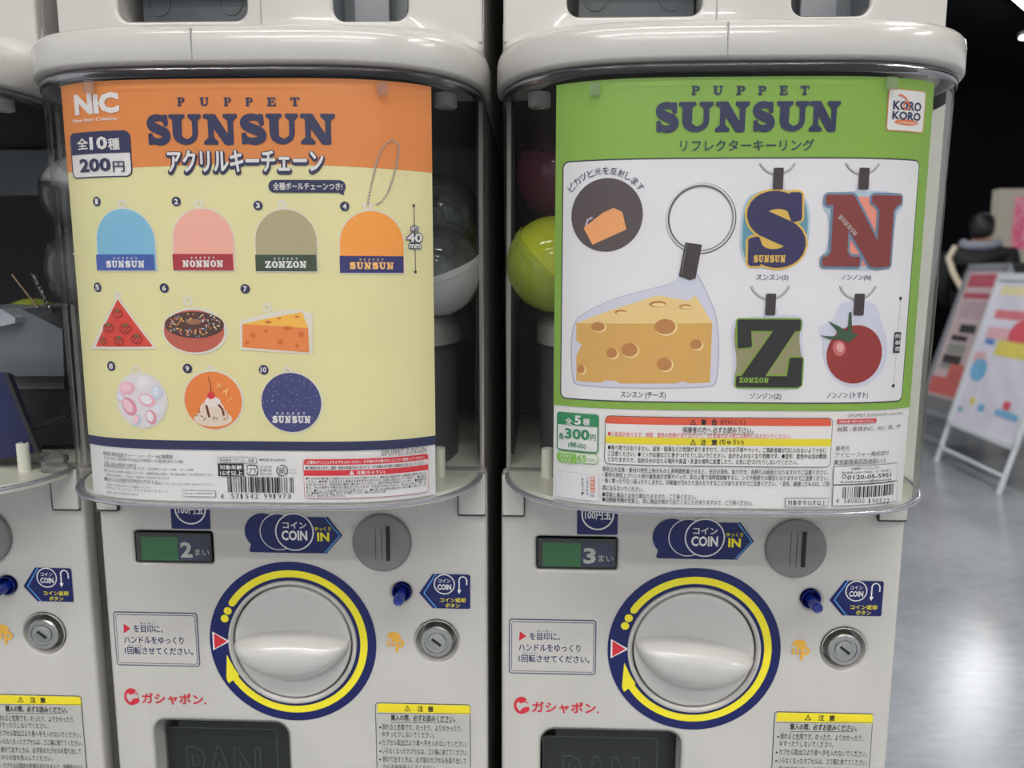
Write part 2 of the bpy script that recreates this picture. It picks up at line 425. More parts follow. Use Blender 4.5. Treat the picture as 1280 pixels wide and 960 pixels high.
        for g, (p, q) in zip(G, sp):
            f = fat * k
            Q = [[(p + f + u / g[1] * (q - p - 2 * f), b + f + v * (d - b - 2 * f)) for u, v in pl] for pl in g[0]]
            if rotd: Q = [[(ca + (u - ca) * math.cos(th) - (v - cb) * math.sin(th), cb + (u - ca) * math.sin(th) + (v - cb) * math.cos(th)) for u, v in pl] for pl in Q]
            s.polys(Q, m, l, f)
    def out(s, name, parent, label=None, ox=0):
        o = pyd(name, s.V, s.F, s.mats, parent, s.M)
        if label: o['label'] = label
        s.reset(); return o
def bars(code, P, x0, y0, x1, y1, m, l):
    L = ['0001101', '0011001', '0010011', '0111101', '0100011', '0110001', '0101111', '0111011', '0110111', '0001011']
    par = ['LLLLLL', 'LLGLGG', 'LLGGLG', 'LLGGGL', 'LGLLGG', 'LGGLLG', 'LGGGLL', 'LGLGLG', 'LGLGGL', 'LGGLGL'][int(code[0])]
    bits = '101' + ''.join(L[int(c)] if p == 'L' else ''.join('1' if q == '0' else '0' for q in L[int(c)])[::-1] for c, p in zip(code[1:7], par))
    bits += '01010' + ''.join(''.join('1' if q == '0' else '0' for q in L[int(c)]) for c in code[7:]) + '101'
    a, b, c, d = P.box(x0, y0, x1, y1); u = (c - a) / len(bits); i = 0
    while i < len(bits):
        if bits[i] == '1':
            j = i
            while j < len(bits) and bits[j] == '1': j += 1
            P.poly(box2(a + i * u, b, a + j * u, d), m, l); i = j
        else: i += 1

# ------------------------------------------------------------------ the room
def struct(name, V, F, m):
    o = pyd(name, V, F, m); o['kind'] = 'structure'; return o
fl = mat('polished_floor', rgb(176, 181, 188), 0.16, spec=0.55)
nt = fl.node_tree; b = nt.nodes['Principled BSDF']
tc = nt.nodes.new('ShaderNodeTexCoord'); mp = nt.nodes.new('ShaderNodeMapping'); mp.inputs['Scale'].default_value = (1.2, 5.0, 1); mp.inputs['Rotation'].default_value = (0, 0, .25)
n1 = nt.nodes.new('ShaderNodeTexNoise'); n1.inputs['Scale'].default_value = 9; n1.inputs['Detail'].default_value = 8; n1.inputs['Roughness'].default_value = .7
n2 = nt.nodes.new('ShaderNodeTexNoise'); n2.inputs['Scale'].default_value = 1.6; n2.inputs['Detail'].default_value = 3
mx = nt.nodes.new('ShaderNodeMix'); mx.data_type = 'RGBA'; mx.inputs['A'].default_value = rgb(128, 133, 140); mx.inputs['B'].default_value = rgb(176, 181, 188)
mr = nt.nodes.new('ShaderNodeMapRange'); mr.inputs['From Min'].default_value = .3; mr.inputs['From Max'].default_value = .7
nt.links.new(tc.outputs['Object'], mp.inputs['Vector']); nt.links.new(mp.outputs[0], n1.inputs['Vector']); nt.links.new(tc.outputs['Object'], n2.inputs['Vector'])
ad = nt.nodes.new('ShaderNodeMath'); ad.operation = 'ADD'; hf = nt.nodes.new('ShaderNodeMath'); hf.operation = 'MULTIPLY'; hf.inputs[1].default_value = .5
nt.links.new(n1.outputs['Fac'], ad.inputs[0]); nt.links.new(n2.outputs['Fac'], ad.inputs[1]); nt.links.new(ad.outputs[0], hf.inputs[0])
nt.links.new(hf.outputs[0], mr.inputs['Value']); nt.links.new(mr.outputs[0], mx.inputs['Factor']); nt.links.new(mx.outputs['Result'], b.inputs['Base Color'])
bp = nt.nodes.new('ShaderNodeBump'); bp.inputs['Strength'].default_value = .12; bp.inputs['Distance'].default_value = .004
nt.links.new(n1.outputs['Fac'], bp.inputs['Height']); nt.links.new(bp.outputs['Normal'], b.inputs['Normal'])
rgm = nt.nodes.new('ShaderNodeMapRange'); rgm.inputs['To Min'].default_value = .10; rgm.inputs['To Max'].default_value = .26
nt.links.new(n1.outputs['Fac'], rgm.inputs['Value']); nt.links.new(rgm.outputs[0], b.inputs['Roughness'])
m = MB(); m.box(-5, 12, -8, 13, -0.1, 0); struct('floor', m.V, m.F, fl)
BLK = mat('black_wall_paint', rgb(14, 15, 19), 0.9, spec=.1, noise=0.25, nscale=1.5)
m = MB(); m.box(-5, 12, -8, 13, 4.5, 4.6); struct('ceiling', m.V, m.F, mat('black_ceiling_paint', rgb(20, 22, 26), 0.9, spec=.1, noise=0.3, nscale=1.0))
m = MB(); m.box(-5, 12, 12.6, 12.7, 0, 4.5); struct('wall_back', m.V, m.F, BLK)
m = MB(); m.box(.6, 9, 6.3, 6.4, 0, 1.16); struct('wall_low', m.V, m.F, BLK)
m = MB(); m.box(-5, 0.24, 0.34, 0.40, 0, 2.8); struct('wall_machines', m.V, m.F, BLK)
q = onY(1250, 236, 6.0)
m = MB(); m.box(q[0], 6.5, 6.0, 6.1, 0, q[1] + CZ); struct('wall_right', m.V, m.F, mat('beige_partition', rgb(196, 190, 174), 0.6, noise=0.06, nscale=3))
m = MB()
for X in (2.3, 4.1): m.box(X, X + .18, -3, 12.5, 4.25, 4.5)
struct('trim_1', m.V, m.F, mat('ceiling_beam_paint', rgb(36, 38, 42), 0.6, noise=0.2, nscale=2))

# ------------------------------------------------------------------ ceiling lights
EM = mat('lamp_glow', (1, 1, 1, 1), emit=(1.0, 0.98, 0.94, 1), es=LIGHT_TUBE)
EMC = mat('spot_glow', (1, 1, 1, 1), emit=(0.85, 0.95, 1.0, 1), es=14)
HOUS = mat('lamp_housing', rgb(200, 200, 205), 0.4, noise=0.04)
def tube_light(name, a, b_, wd, label, em=EM):
    a = Vector(a); b_ = Vector(b_); t = empty(name, (a + b_) / 2, label, 'light', 'ceiling tube lights')
    d = (b_ - a).normalized(); sd = d.cross(Vector((0, 0, 1))).normalized()
    def bar(w_, z0, z1):
        V = [p + sd * s_ * w_ / 2 + Vector((0, 0, z)) for z in (z0, z1) for p in (a, b_) for s_ in (-1, 1)]
        return V, [(0, 2, 3, 1), (4, 5, 7, 6), (0, 1, 5, 4), (2, 6, 7, 3), (0, 4, 6, 2), (1, 3, 7, 5)]
    V, F = bar(wd, 0, .02); pyd('diffuser', V, F, em, t)
    V, F = bar(wd + .05, .02, .06); pyd('housing', V, F, HOUS, t)
    return t
for i, (y, n) in enumerate(((-2.2, 2), (-4.4, 2), (-6.6, 2))):
    for k in range(n):
        x = -1.3 + k * 2.0
        tube_light('ceiling_light', (x - .9, y, 4.3), (x + .9, y, 4.3), .16, 'white linear tube lamp under the ceiling behind the camera, %s row, %s one' % (('first', 'second', 'third')[i], ('left', 'right')[k]))
for X, Y in ((3.4, -2.2), (5.4, -2.2), (1.0, 2.2), (1.0, 5.2), (2.2, .4)):  # tubes added out of view to brighten floor, signs and the right dome's side
    tube_light('ceiling_light', (X, Y - .9, 4.3), (X, Y + .9, 4.3), .16, 'unseen fill tube added over the sign aisle, %s' % {(3.4, -2.2): 'front left one', (5.4, -2.2): 'front right one', (1.0, 2.2): 'middle left one', (1.0, 5.2): 'rear left one', (2.2, .4): 'nearest the machines'}[(X, Y)])
def mirror(px, py):
    f = onZ(px, py, -CZ); d = f - CAMP; k = 4.3 / CZ; return (f[0] + d[0] * k, f[1] + d[1] * k, 4.3)
A_, B_ = mirror(1190, 893), mirror(1240, 838)
o = tube_light('ceiling_light', A_, B_, .14, 'bright lamp strip out of view whose streak shines in the floor', mat('strip_glow', (1, 1, 1, 1), emit=(1, 1, 1, 1), es=70))
q = onZ(1286, 46, 3.1)
t = empty('spot_lamp', (q[0], q[1], q[2] + CZ), 'round bright spot lamp under the dark ceiling, top right corner', 'lamp')
m = MB(); m.lathe([(0, .0), (.10, 0), (.115, -.01), (.12, -.05), (.0, -.05)], (q[0], q[1], q[2] + CZ), (0, 0, -1), 24)
m.out('lamp_body', HOUS, t, smooth=40)
m = MB(); m.lathe([(0, .012), (.07, .008), (.1, .001)], (q[0], q[1], q[2] + CZ), (0, 0, -1), 24); m.out('lens', EMC, t, smooth=40)

# ------------------------------------------------------------------ capsule machine (built once, copied for the neighbours)
CX = -0.181; W = 0.1425; DN, DM, DD = 4.0, 2.0, 0.085
MACH = [CX - 0.2985, CX, CX + 0.2975]
def plan(x, wd, d, n=DN, mm=DM): return -d * max(0.0, 1 - abs(x / wd) ** n) ** (1 / mm)
def plan_ring(cx, wd, d, z, back=0.0, n=56):
    """open outline: left back corner, round the front, right back corner (denser at the corners)"""
    P = [(cx - wd, back, z)] if back > 0 else []
    for k in range(n + 1):
        t = PI * k / n; x = -math.cos(t); a = abs(x) ** .5 * wd * (1 if x > 0 else -1) if False else x * wd
        # angular parameter: superellipse in polar-like form keeps corners dense
        c, s_ = math.cos(PI - t), math.sin(t)
        xx = wd * math.copysign(abs(c) ** (2 / DN), c); yy = -d * abs(s_) ** (2 / DM) if False else plan(xx, wd, d)
        P.append((cx + xx, yy, z))
    if back > 0: P.append((cx + wd, back, z))
    return P
def build_machine():
    cx = CX
    R = empty('capsule_machine', (cx, 0, 0))
    L, Rr = cx - .1435, cx + .1435
    zt = -.139                                                # panel top
    px = onY
    # --- front panel with real openings
    out_h = rr(-.2951, -.455, -.1897, -.3375, .011)
    win_h = rr(-.2990, -.2113, -.2408, -.1874, .002, 3)
    dc = (-.1833, -.2718); kc = (-.0751, -.2686); bc = px(502, 740)
    plate('front_panel', rr(L, -.62, Rr, zt, .004), [out_h, win_h, circ(dc[0], dc[1], .0462, 64), circ(kc[0], kc[1], .0155, 40), circ(bc[0], bc[1], .0068, 24)], 0.0, .016, .0035, WHITE, R)
    m = MB()
    m.box(L + .003, L + .006, .014, .30, .0 + CZ - .62, CZ + .118); m.box(Rr - .006, Rr - .003, .014, .30, CZ - .62, CZ + .118)
    m.box(L + .006, Rr - .006, .296, .30, CZ - .62, CZ + .118)
    m.out('side_shell', WHITE2, R)
    # lower unit of the stack, below the frame
    plate('lower_panel', rr(L, -1.19, Rr, -.625, .006), [], 0.0, .3, .005, WHITE, R)
    # --- dial
    P = Print(Flat(0.0)); c = (366.5, 801.5)
    k = P.sc(*c); kr = .063
    def ringw(r0, r1, mt, l, a0=0, a1=360, n=72): P.polys(ann(dc[0], dc[1], (r1 * kr, r1 * kr), (r0 * kr, r0 * kr), a0, a1, n), mt, l)
    ringw(.735, 1.0, NAVY, 0); 
    ringw(.81, .895, YEL, 1, -155, 146)
    def pol(a, r): return (dc[0] + r * kr * math.cos(math.radians(a)), dc[1] + r * kr * math.sin(math.radians(a)))
    P.poly([pol(-165, .83), pol(-147, .79), pol(-146, .96), pol(-149, .955)], YEL, 2)
    P.poly([pol(-168, .82), pol(-150, .80), pol(-150, .95)], YEL, 2)
    for a in (146,): P.poly(circ(*pol(a, .852), .0026, 16), YEL, 2)
    for a in (153.5, 160.5): P.poly(circ(*pol(a, .852), .0030, 20), YEL, 2)
    P.poly([pol(173, .97), pol(187, .97), pol(180, .755)], PWHITE, 2); P.poly([pol(174, .95), pol(186, .95), pol(180, .79)], RED, 3)
    P.poly([pol(-91, .735), pol(-89, .735), pol(-89, .775), pol(-91, .775)], PWHITE, 3)
    P.out('dial_ring_print', R, 'navy ring with yellow turning arrow and red start mark')
    m = MB(); m.lathe([(.0485, 0), (.0482, .0022), (.0465, .0026), (.0452, .001), (.0450, -.012), (.0435, -.013), (.0, -.013)], (dc[0], 0, dc[1] + CZ), (0, -1, 0), 72)
    m.out('dial_rim', WHITE2, R, smooth=30)
    # knob: a shallow disc whose grip bar swells across it
    r = .0438; NR, NA = 44, 120; V = [(0, 0)]; 
    kb = MB(); kb.lathe([(.0438, -.012), (.0438, .0002), (.0434, .0012), (.0424, .0017), (.040, .0014), (.025, .0004), (0, .0)], (dc[0], 0, dc[1] + CZ), (0, -1, 0), 96)
    NU, NV = 60, 26; rings = []
    for i in range(NU + 1):
        u = .0425 * math.sin(-PI / 2 + PI * i / NU) * .999; e = max(0, 1 - (u / .0436) ** 2)
        vc = -.0005 - .0035 * e; vt = .0008 + .0085 * e ** .6; vb = -.0010 - .0262 * e ** .75; h0 = .0205 * (1 - abs(u / .0438) ** 5) ** .6 + .001
        rg = []
        for k in range(NV + 1):
            t = k / NV
            if t <= .5: q = 1 - t * 2; v = vc + (vt - vc) * math.sin(q * PI / 2); hh = h0 * math.cos(q * PI / 2) ** .8
            else: q = (t - .5) * 2; v = vc + (vb - vc) * math.sin(q * PI / 2) ** 1.0; hh = h0 * math.cos(q * PI / 2) ** .75
            rg.append((dc[0] + u, -hh + .002, dc[1] + v + CZ))
        rings.append(rg)
    kn = kb.out('dial_knob', KNOBW, R, smooth=50)
    kn.location = (dc[0] - cx, 0, dc[1] + CZ); kn.data.transform(Matrix.Translation((-(dc[0] - cx), 0, -(dc[1] + CZ)))); ORG[kn] = Vector(dc and (dc[0], 0, dc[1] + CZ))
    gb = MB(); gb.loft(rings, False, False); gb.out('grip_bar', KNOBW, kn, smooth=60)
    # --- coin slot disc
    sc = (-.1141, -.1925)
    m = MB(); m.lathe([(.0215, -.002), (.0215, .0028), (.0209, .0036), (.0198, .0040), (0, .0034)], (sc[0], 0, sc[1] + CZ), (0, -1, 0), 56); cs = m.out('coin_slot', COING, R, smooth=40)
    m = MB(); s0 = sc[0] - .0045; z0 = sc[1]
    for (x0, x1, za, zb) in ((s0, s0 + .0004, -.0155, .0155), (s0 + .0044, s0 + .0048, -.0155, .0155), (s0, s0 + .0048, .0151, .0155), (s0, s0 + .0048, -.0155, -.0151)):
        m.box(x0, x1, -.0038, -.0030, z0 + za + CZ, z0 + zb + CZ)
    m.out('coin_slot_line', SEAM, cs)
    m = MB(); m.box(sc[0] + .0035, sc[0] + .0063, -.0045, -.0028, sc[1] + CZ - .013, sc[1] + CZ + .013); m.out('slit', BLACK, cs)
    # --- window with counter
    m = MB(); w0, w1, wa, wb = -.2987, -.2411, -.2110, -.1877
    m.add([(w0, .0002, wa + CZ), (w1, .0002, wa + CZ), (w1, .0002, wb + CZ), (w0, .0002, wb + CZ), (w0 + .0003, .0016, wa + CZ + .001), (w1 - .0003, .0016, wa + CZ + .001), (w1 - .0003, .0016, wb + CZ - .001), (w0 + .0003, .0016, wb + CZ - .001)],
          [(0, 1, 5, 4), (1, 2, 6, 5), (2, 3, 7, 6), (3, 0, 4, 7), (4, 5, 6, 7)])
    wn = m.out('price_window', mat('window_green', rgb(44, 46, 46), .4, noise=.1), R, fix=False)
    P = Print(Flat(.0014))
    P.rect(177, 671, 224, 700, mat('counter_green', rgb(40, 130, 64), .4, noise=.15, nscale=60), 0)
    P.rect(223, 671, 262, 700, mat('counter_navy', rgb(28, 40, 92), .4, noise=.1, nscale=60), 1)
    P.out('counter_card', wn)
    m = MB(); m.box(w0 + .0008, w1 - .0008, .0000, .0003, wa + CZ + .0008, wb + CZ - .0008); m.out('window_pane', WINDOW, wn)
    # --- return button
    m = MB(); m.lathe([(.0069, .0012), (.0066, .0016), (.0060, .0008), (.0056, -.010), (0, -.010)], (bc[0], 0, bc[1] + CZ), (0, -1, 0), 32)
    rb = m.out('coin_return_button', BLUEP, R, smooth=40)
    m = MB(); m.lathe([(.0040, -.010), (.0038, .012), (.0036, .0145), (.0030, .0152), (.0026, .0148), (0, .0145)], (bc[0], 0, bc[1] + CZ - .0008), (0, -1, 0), 28); m.out('peg', BLUEP, rb, smooth=40)
    # --- lock
    m = MB(); m.lathe([(.0160, .0002), (.0156, .0005), (.0148, -.004), (.0132, -.011), (0, -.011)], (kc[0], 0, kc[1] + CZ), (0, -1, 0), 48); lk = m.out('lock_recess', WHITE, R, smooth=40)
    m = MB(); m.lathe([(.0118, -.012), (.0118, .0015), (.0110, .0024), (.0090, .0024), (.0086, .0014), (.0070, .0012), (.0066, .0022), (.0058, .0025), (0, .0026)], (kc[0], 0, kc[1] + CZ), (0, -1, 0), 48); m.out('lock_cylinder', STEEL, lk, smooth=25)
    m = MB(); a = math.radians(-38); u = Vector((math.cos(a), 0, math.sin(a))); v = Vector((-math.sin(a), 0, math.cos(a))); c0 = Vector((kc[0], 0, kc[1] + CZ))
    V = [c0 + u * p * .0042 + v * q * .0009 + Vector((0, y, 0)) for y in (-.0031, -.0022) for p, q in ((-1, -1), (1, -1), (1, 1), (-1, 1))]
    m.add(V, [(0, 1, 2, 3), (4, 7, 6, 5), (0, 4, 5, 1), (1, 5, 6, 2), (2, 6, 7, 3), (3, 7, 4, 0)])
    m.out('keyway', BLACK, lk)
    # --- prize outlet
    def pocket(name, h, depth, mt, par, y0=.002):
        M_ = MB(); n = len(h); V = [(p[0], y0, p[1] + CZ) for p in h] + [(p[0], y0 + depth, p[1] + CZ) for p in h]
        F = [(i, i + n, (i + 1) % n + n, (i + 1) % n) for i in range(n)] + [tuple(range(n, 2 * n))[::-1]]
        M_.add(V, F); return M_.out(name, mt, par, fix=False, smooth=30)
    ol = pocket('prize_outlet', rr(-.2946, -.4545, -.1902, -.338, .0105), .055, WHITE2, R)
    fp = plate('outlet_flap', rr(-.2840, -.455, -.1915, -.341, .006), [], .016, .004, .0012, mat('flap_black', rgb(30, 33, 34), .3, noise=.1), ol)
    P = Print(Flat(.016))
    def outline_text(t, x0, y0, x1, y1):
        P.text(t, x0, y0, x1, y1, mat('embossed_edge', rgb(86, 94, 92), .4, noise=.1), 0, bold=.01, fat=.9); P.text(t, x0, y0, x1, y1, MATS['flap_black'], 2, bold=.01, fat=.25)
    outline_text('BAN', 236, 934, 326, 990); outline_text('DAI', 236, 1000, 326, 1056)
    P.frame(214, 910, 350, 1100, MATS['embossed_edge'], MATS['flap_black'], -3, 4, .7)
    P.out('embossed_lettering', ol)
    # --- stickers
    P = Print(Flat(0.0))
    P.rect(213, 600, 262, 661, NAVY, 0, 2); P.ring(238, 636, 18.5, 1.7, PWHITE, 1); P.text('100円玉', 223, 631.5, 254, 642.5, PWHITE, 1, bold=.02)
    P.out('coin_kind_sticker', R, 'navy square sticker with white circle, partly under the dome')
    P.disc(329, 664, 22.5, NAVY, 0, n=40); P.pp([(312, 688), (318, 662), (409, 646), (410, 646), (428, 669), (409, 691), (314, 690)], NAVY, 0); P.rect(330, 646, 409, 691, NAVY, 0)
    P.disc(348.5, 664.5, 23, PWHITE, 1, n=40); P.disc(348.5, 664.5, 22, NAVY, 2, n=40)
    P.disc(368.5, 664.5, 23.5, PWHITE, 3, n=40); P.disc(368.5, 664.5, 22, NAVY, 4, n=40)
    P.text('コイン', 354, 652, 383, 660, PWHITE, 5, bold=.025); P.text('COIN', 352.5, 662.5, 384.5, 675, PWHITE, 5, bold=.03)
    P.text('ゆっくり', 394, 658, 414, 663, YEL, 5, bold=.02); P.text('IN', 397, 665, 412, 676, YEL, 5, bold=.04)
    P.line([(407, 647), (425, 669), (407, 690)], 1.2, CYAN, 5)
    P.out('coin_sticker', R, 'navy arrow sticker with three overlapping coins')
    P.pp([(524, 741), (541, 717), (586, 718), (588, 720), (588, 760), (586, 761), (541, 760)], NAVY, 0)
    P.line([(545, 717), (530, 741), (546, 760)], 1.2, CYAN, 1)
    P.ring(555.5, 730, 12, 1.2, PWHITE, 1); P.text('コイン', 548, 723.5, 563, 728, PWHITE, 1, bold=.02); P.text('COIN', 547, 730, 564, 737, PWHITE, 1, bold=.03)
    P.line([(574, 738), (574, 724), (575.5, 721.5), (579, 720.5), (582, 722), (583.5, 725), (583.5, 731)], 1.4, PWHITE, 1); P.pp([(571.5, 737), (576.8, 737), (574, 742)], PWHITE, 1)
    P.text('コイン返却', 550, 747, 582, 752.5, YEL, 1, bold=.02); P.text('ボタン', 557, 754, 575, 759, YEL, 1, bold=.02)
    P.out('coin_return_sticker', R, 'navy sticker pointing left with a U-turn arrow')
    # instruction box
    P.frame(144, 765, 248.5, 832, NAVY, PAPER if False else WHITE, 0, 4, 1.1); P.frame(147, 768, 246, 829, NAVY, WHITE, 2, 3, .7)
    P.pp([(155.5, 779), (155.5, 791), (164, 785)], RED, 4)
    P.text('を目印に、', 168, 781, 204, 790, NAVY, 4, bold=.015); P.text('めじるし', 176, 777.5, 194, 780, NAVY, 4)
    P.text('ハンドルをゆっくり', 156, 795, 230, 804, NAVY, 4, bold=.015); P.text('かいてん', 161, 804.8, 179, 807.2, NAVY, 4)
    P.text('1回転させてください。', 157, 808.5, 242, 817.5, NAVY, 4, bold=.02)
    P.out('instruction_sticker', R, 'white sticker with navy double border')
    # red maker's mark and word
    P.disc(164.5, 870.5, 8.5, RED, 0, ry=10.5); P.disc(168, 870, 5.5, WHITE, 1, ry=3); P.disc(166, 874, 5.2, WHITE, 1, ry=2.6, rotd=20); P.disc(169.5, 876, 5.3, RED, 2, ry=3.4, rotd=25); P.disc(161, 870, 2.2, WHITE, 2, ry=4)
    P.disc(170.5, 865, 1.3, WHITE, 2)
    P.text('ガシャポン', 178, 866.5, 254, 880, RED, 0, bold=.035); P.disc(257, 879, 1.2, RED, 0)
    P.out('red_wordmark', R)
    # orange mark
    P.disc(492.5, 795.5, 8, LOGOO, 0, ry=5.8, n=30); P.rect(484, 797.5, 492, 803, WHITE, 1); P.rect(498.2, 797.5, 501, 798.4, WHITE, 1); P.rect(484.5, 799.5, 487, 808, LOGOO, 2); P.rect(489.5, 797, 492, 808, LOGOO, 2)
    P.rect(494.5, 798, 498, 815, LOGOO, 2); P.ring(500, 803.5, 3.7, 3.2, LOGOO, 2)
    P.out('orange_wordmark', R)
    # caution notice
    HY = mat('notice_yellow', rgb(232, 214, 38), .4, noise=.04)
    P.frame(471, 879, 588.5, 1040, OUTL, PAPER, 0, 4, .8); P.rect(472, 880, 587.6, 891, HY, 2, [3, 3, 0, 0]); P.line([(472, 891), (587.6, 891)], .5, OUTL, 3)
    P.pp([(509.5, 880.8), (505.3, 888.2), (513.7, 888.2)], INK, 3); P.pp([(509.5, 882.4), (506.6, 887.3), (512.4, 887.3)], HY, 4); P.rect(509.1, 883.8, 509.9, 886.8, INK, 5)
    P.text('注', 522, 881.5, 529, 888.7, INK, 3, bold=.03); P.text('意', 535, 882, 542, 889, INK, 3, bold=.03)
    P.text('購入の際、必ずお読みください。', 489, 893, 569, 901, INK, 3, bold=.015); P.line([(489, 902.3), (566, 902.3)], .5, INK, 3)
    TL = [('倒れると危険です。のったり、よりかかったり、', 478, 905, 578, 913, 1), ('ゆすったりしないでください。', 478, 914, 543, 921, 0), ('カプセル取出口より奥へ手を入れないでください。', 478, 924.5, 584, 932, 1),
          ('いらなくなったカプセルは、ゴミ箱に捨ててください。', 478, 935, 585, 942.5, 1), ('続けて出すときは、必ず前のカプセルを取り出して', 479, 945.5, 583, 953, 1), ('からお金を投入してください。', 479, 955, 545, 962, 0),
          ('カプセルは窒息の危険がありますので、保護者の方は', 480, 966, 584, 973, 1), ('小さなお子様に与えないでください。', 480, 976, 556, 983, 0)]
    for t, a, b1, c1, d1, dot in TL:
        P.text(t, a, b1, c1, d1, INK, 3)
        if dot: P.disc(475.5, (b1 + d1) / 2 - .5, 1.1, INK, 3, n=12)
    P.out('caution_notice', R, 'white notice with yellow header and black Japanese text')
    # --- corner tabs under the dome
    for (a, b1, sx) in ((L + .001, L + .0165, 1), (Rr - .0205, Rr - .001, -1)):
        t = plate('corner_tab', rr(a, -.1703, b1, -.140, .0012, 2), [], -.0035, .006, .0006, WHITE, R)
        m = MB(); e = b1 if sx > 0 else a
        m.box(e - .0004, e + .0004, -.0037, .0, CZ - .170, CZ - .141); m.box(a, b1, -.0037, 0, CZ - .1712, CZ - .1704)
        m.out('tab_seam', SEAM, t)
    # --- shelf under the dome (cream), interior walls
    m = MB(); r0 = plan_ring(cx, .1375, .0765, -.1393 + CZ, .27); r1 = [(p[0], p[1], p[2] - .006) for p in r0]
    m.loft([r1, r0], True, True); m.out('dome_shelf', CREAM, R, smooth=40)
    m = MB()
    m.box(L + .006, Rr - .006, .20, .21, CZ - .131, CZ + .118); m.box(L + .006, L + .008, .02, .20, CZ - .131, CZ + .118); m.box(Rr - .008, Rr - .006, .02, .20, CZ - .131, CZ + .118)
    m.out('interior_wall', DARK, R)
    m = MB(); m.box(L + .010, Rr - .010, .185, .1995, CZ + .074, CZ + .115); m.out('interior_band', MGREY, R)
    for sx in (-1, 1):
        m = MB(); m.lathe([(.0042, 0), (.0042, .020), (.0036, .0206), (.0024, .0206), (.002, .016), (0, .016)], (cx + sx * .111, -.012, CZ - .1393), (0, 0, 1), 20)
        m.out('corner_post', CREAM, R, smooth=35)
        m = MB(); m.lathe([(.0075, 0), (.0075, .008), (.0060, .009), (.003, .009), (.003, .004), (0, .004)], (cx + sx * .118, -.012, CZ + .1175), (0, 0, -1), 20)
        m.out('screw_boss', WHITE2, R, smooth=35)
    # --- dome (thin shell), rims
    def shell(name, levels, mt, n=72, sm=60):
        M_ = MB(); M_.loft([plan_ring(cx, wd, d, z + CZ, .012, n) for z, wd, d in levels], False, False); return M_.out(name, mt, R, smooth=sm, fix=False)
    shell('dome', [(-.1400, .1393, .085), (-.05, .1403, .085), (.05, .1415, .085), (.112, .1423, .085)], DOME)
    shell('dome_bottom_rim', [(-.1398, .1385, .0842), (-.1398, .1400, .0858), (-.1401, .1408, .0866), (-.1410, .1410, .0869), (-.1419, .1406, .0866), (-.1423, .1395, .0855), (-.1423, .130, .075)], RIM)
    shell('dome_top_flange', [(.1185, .130, .070), (.1175, .1425, .084), (.1160, .1432, .0862), (.1125, .1432, .0862), (.1115, .1424, .085)], RIMT)
    # --- hood: flared band that belongs to the unit above
    prof = [(.1185, .120, .060), (.1180, .1410, .0835), (.1186, .1452, .0880), (.1200, .1462, .0890), (.134, .1462, .0885), (.1370, .1458, .0870), (.1395, .1448, .0835), (.1410, .1440, .0780), (.1425, .1434, .066), (.1440, .1428, .052),
            (.1465, .1426, .036), (.1500, .1425, .022), (.1540, .1425, .013), (.1590, .1425, .0078), (.1640, .1425, .0060)]
    shell('hood', prof, WHITE, 72, 50)
    up_l = rr(-.2815, .1665, -.1945, .26, .008); up_r = rr(-.1375, .1655, -.0878, .26, .008)
    plate('upper_panel', rr(L + .0015, .150, Rr - .0015, .36, .003), [up_l, up_r], -.0062, .014, .0022, WHITE, R)
    po = pocket('upper_outlet', rr(-.2812, .1668, -.1948, .2595, .0078), .06, WHITE, R, -.004)
    f2 = plate('upper_flap', rr(-.2735, .158, -.196, .26, .004), [], .012, .004, .001, mat('flap_lit_grey', rgb(88, 94, 98), .35, noise=.15), po)  # light on this flap put into its colour, paler than the lower one
    for X in (-.262, -.212): 
        m = MB(); m.tube([(X + .0075 * math.cos(2 * PI * k / 28), .0112, .183 + CZ + .0075 * math.sin(2 * PI * k / 28)) for k in range(29)], .0003, 6, caps=False)
        m.out('embossed_circle', MGREY, po)
    m = MB(); m.box(-.276, -.195, -.002, .0118, CZ + .190, CZ + .26); m.out('outlet_shade_block', DARK, po)  # dark block standing in for the shade in the outlet's upper part
    p2 = pocket('return_cup', rr(-.1372, .1658, -.0881, .2595, .0078), .03, MGREY, R, -.004)
    plate('cup_lip', rr(-.127, .166, -.103, .25, .003), [], .010, .004, .001, mat('cup_grey', rgb(128, 130, 134), .35, noise=.08), p2)
    # hood seams
    m = MB(); q = px(240, 60, -.088)
    for z0, z1 in ((.1195, .1365),): m.box(q[0] - .0003, q[0] + .0003, -.0893, -.0875, CZ + z0, CZ + z1)
    m.out('hood_seam', mat('soft_seam', rgb(150, 150, 152), .6, noise=.1), R)
    m = MB(); q = px(326, 12, -.0062); m.box(q[0] - .0004, q[0] + .0004, -.0066, -.005, CZ + .160, CZ + .36); m.out('panel_seam', MATS['soft_seam'], R)
    # top back
    m = MB(); m.box(L + .003, Rr - .003, .010, .30, CZ + .36, CZ + .362); m.box(L + .0012, L + .004, .002, .30, CZ + .119, CZ + .36); m.box(Rr - .004, Rr - .0012, .002, .30, CZ + .119, CZ + .36); m.box(L + .003, Rr - .003, .006, .30, CZ + .1200, CZ + .1215)
    m.out('upper_shell', WHITE2, R)
    m = MB(); r0 = plan_ring(cx, .138, .078, .1190 + CZ, .19); m.loft([r0, [(q_[0], q_[1], q_[2] + .0008) for q_ in r0]], True, True); m.out('interior_roof', DARK, R)
    # rotor housing
    m = MB(); m.lathe([(.116, -.139), (.116, -.052), (.119, -.050)], (cx, .060, CZ), (0, 0, 1), 48); m.out('rotor_housing', HGREY, R, smooth=35)
    m = MB(); m.lathe([(.119, -.050), (.119, -.036), (.113, -.031), (.085, -.030), (0, -.029)], (cx, .060, CZ), (0, 0, 1), 48); m.out('rotor_lid', WHITE2, R, smooth=35)
    return R
def kids(o): return [c for c in bpy.data.objects if c.parent == o]
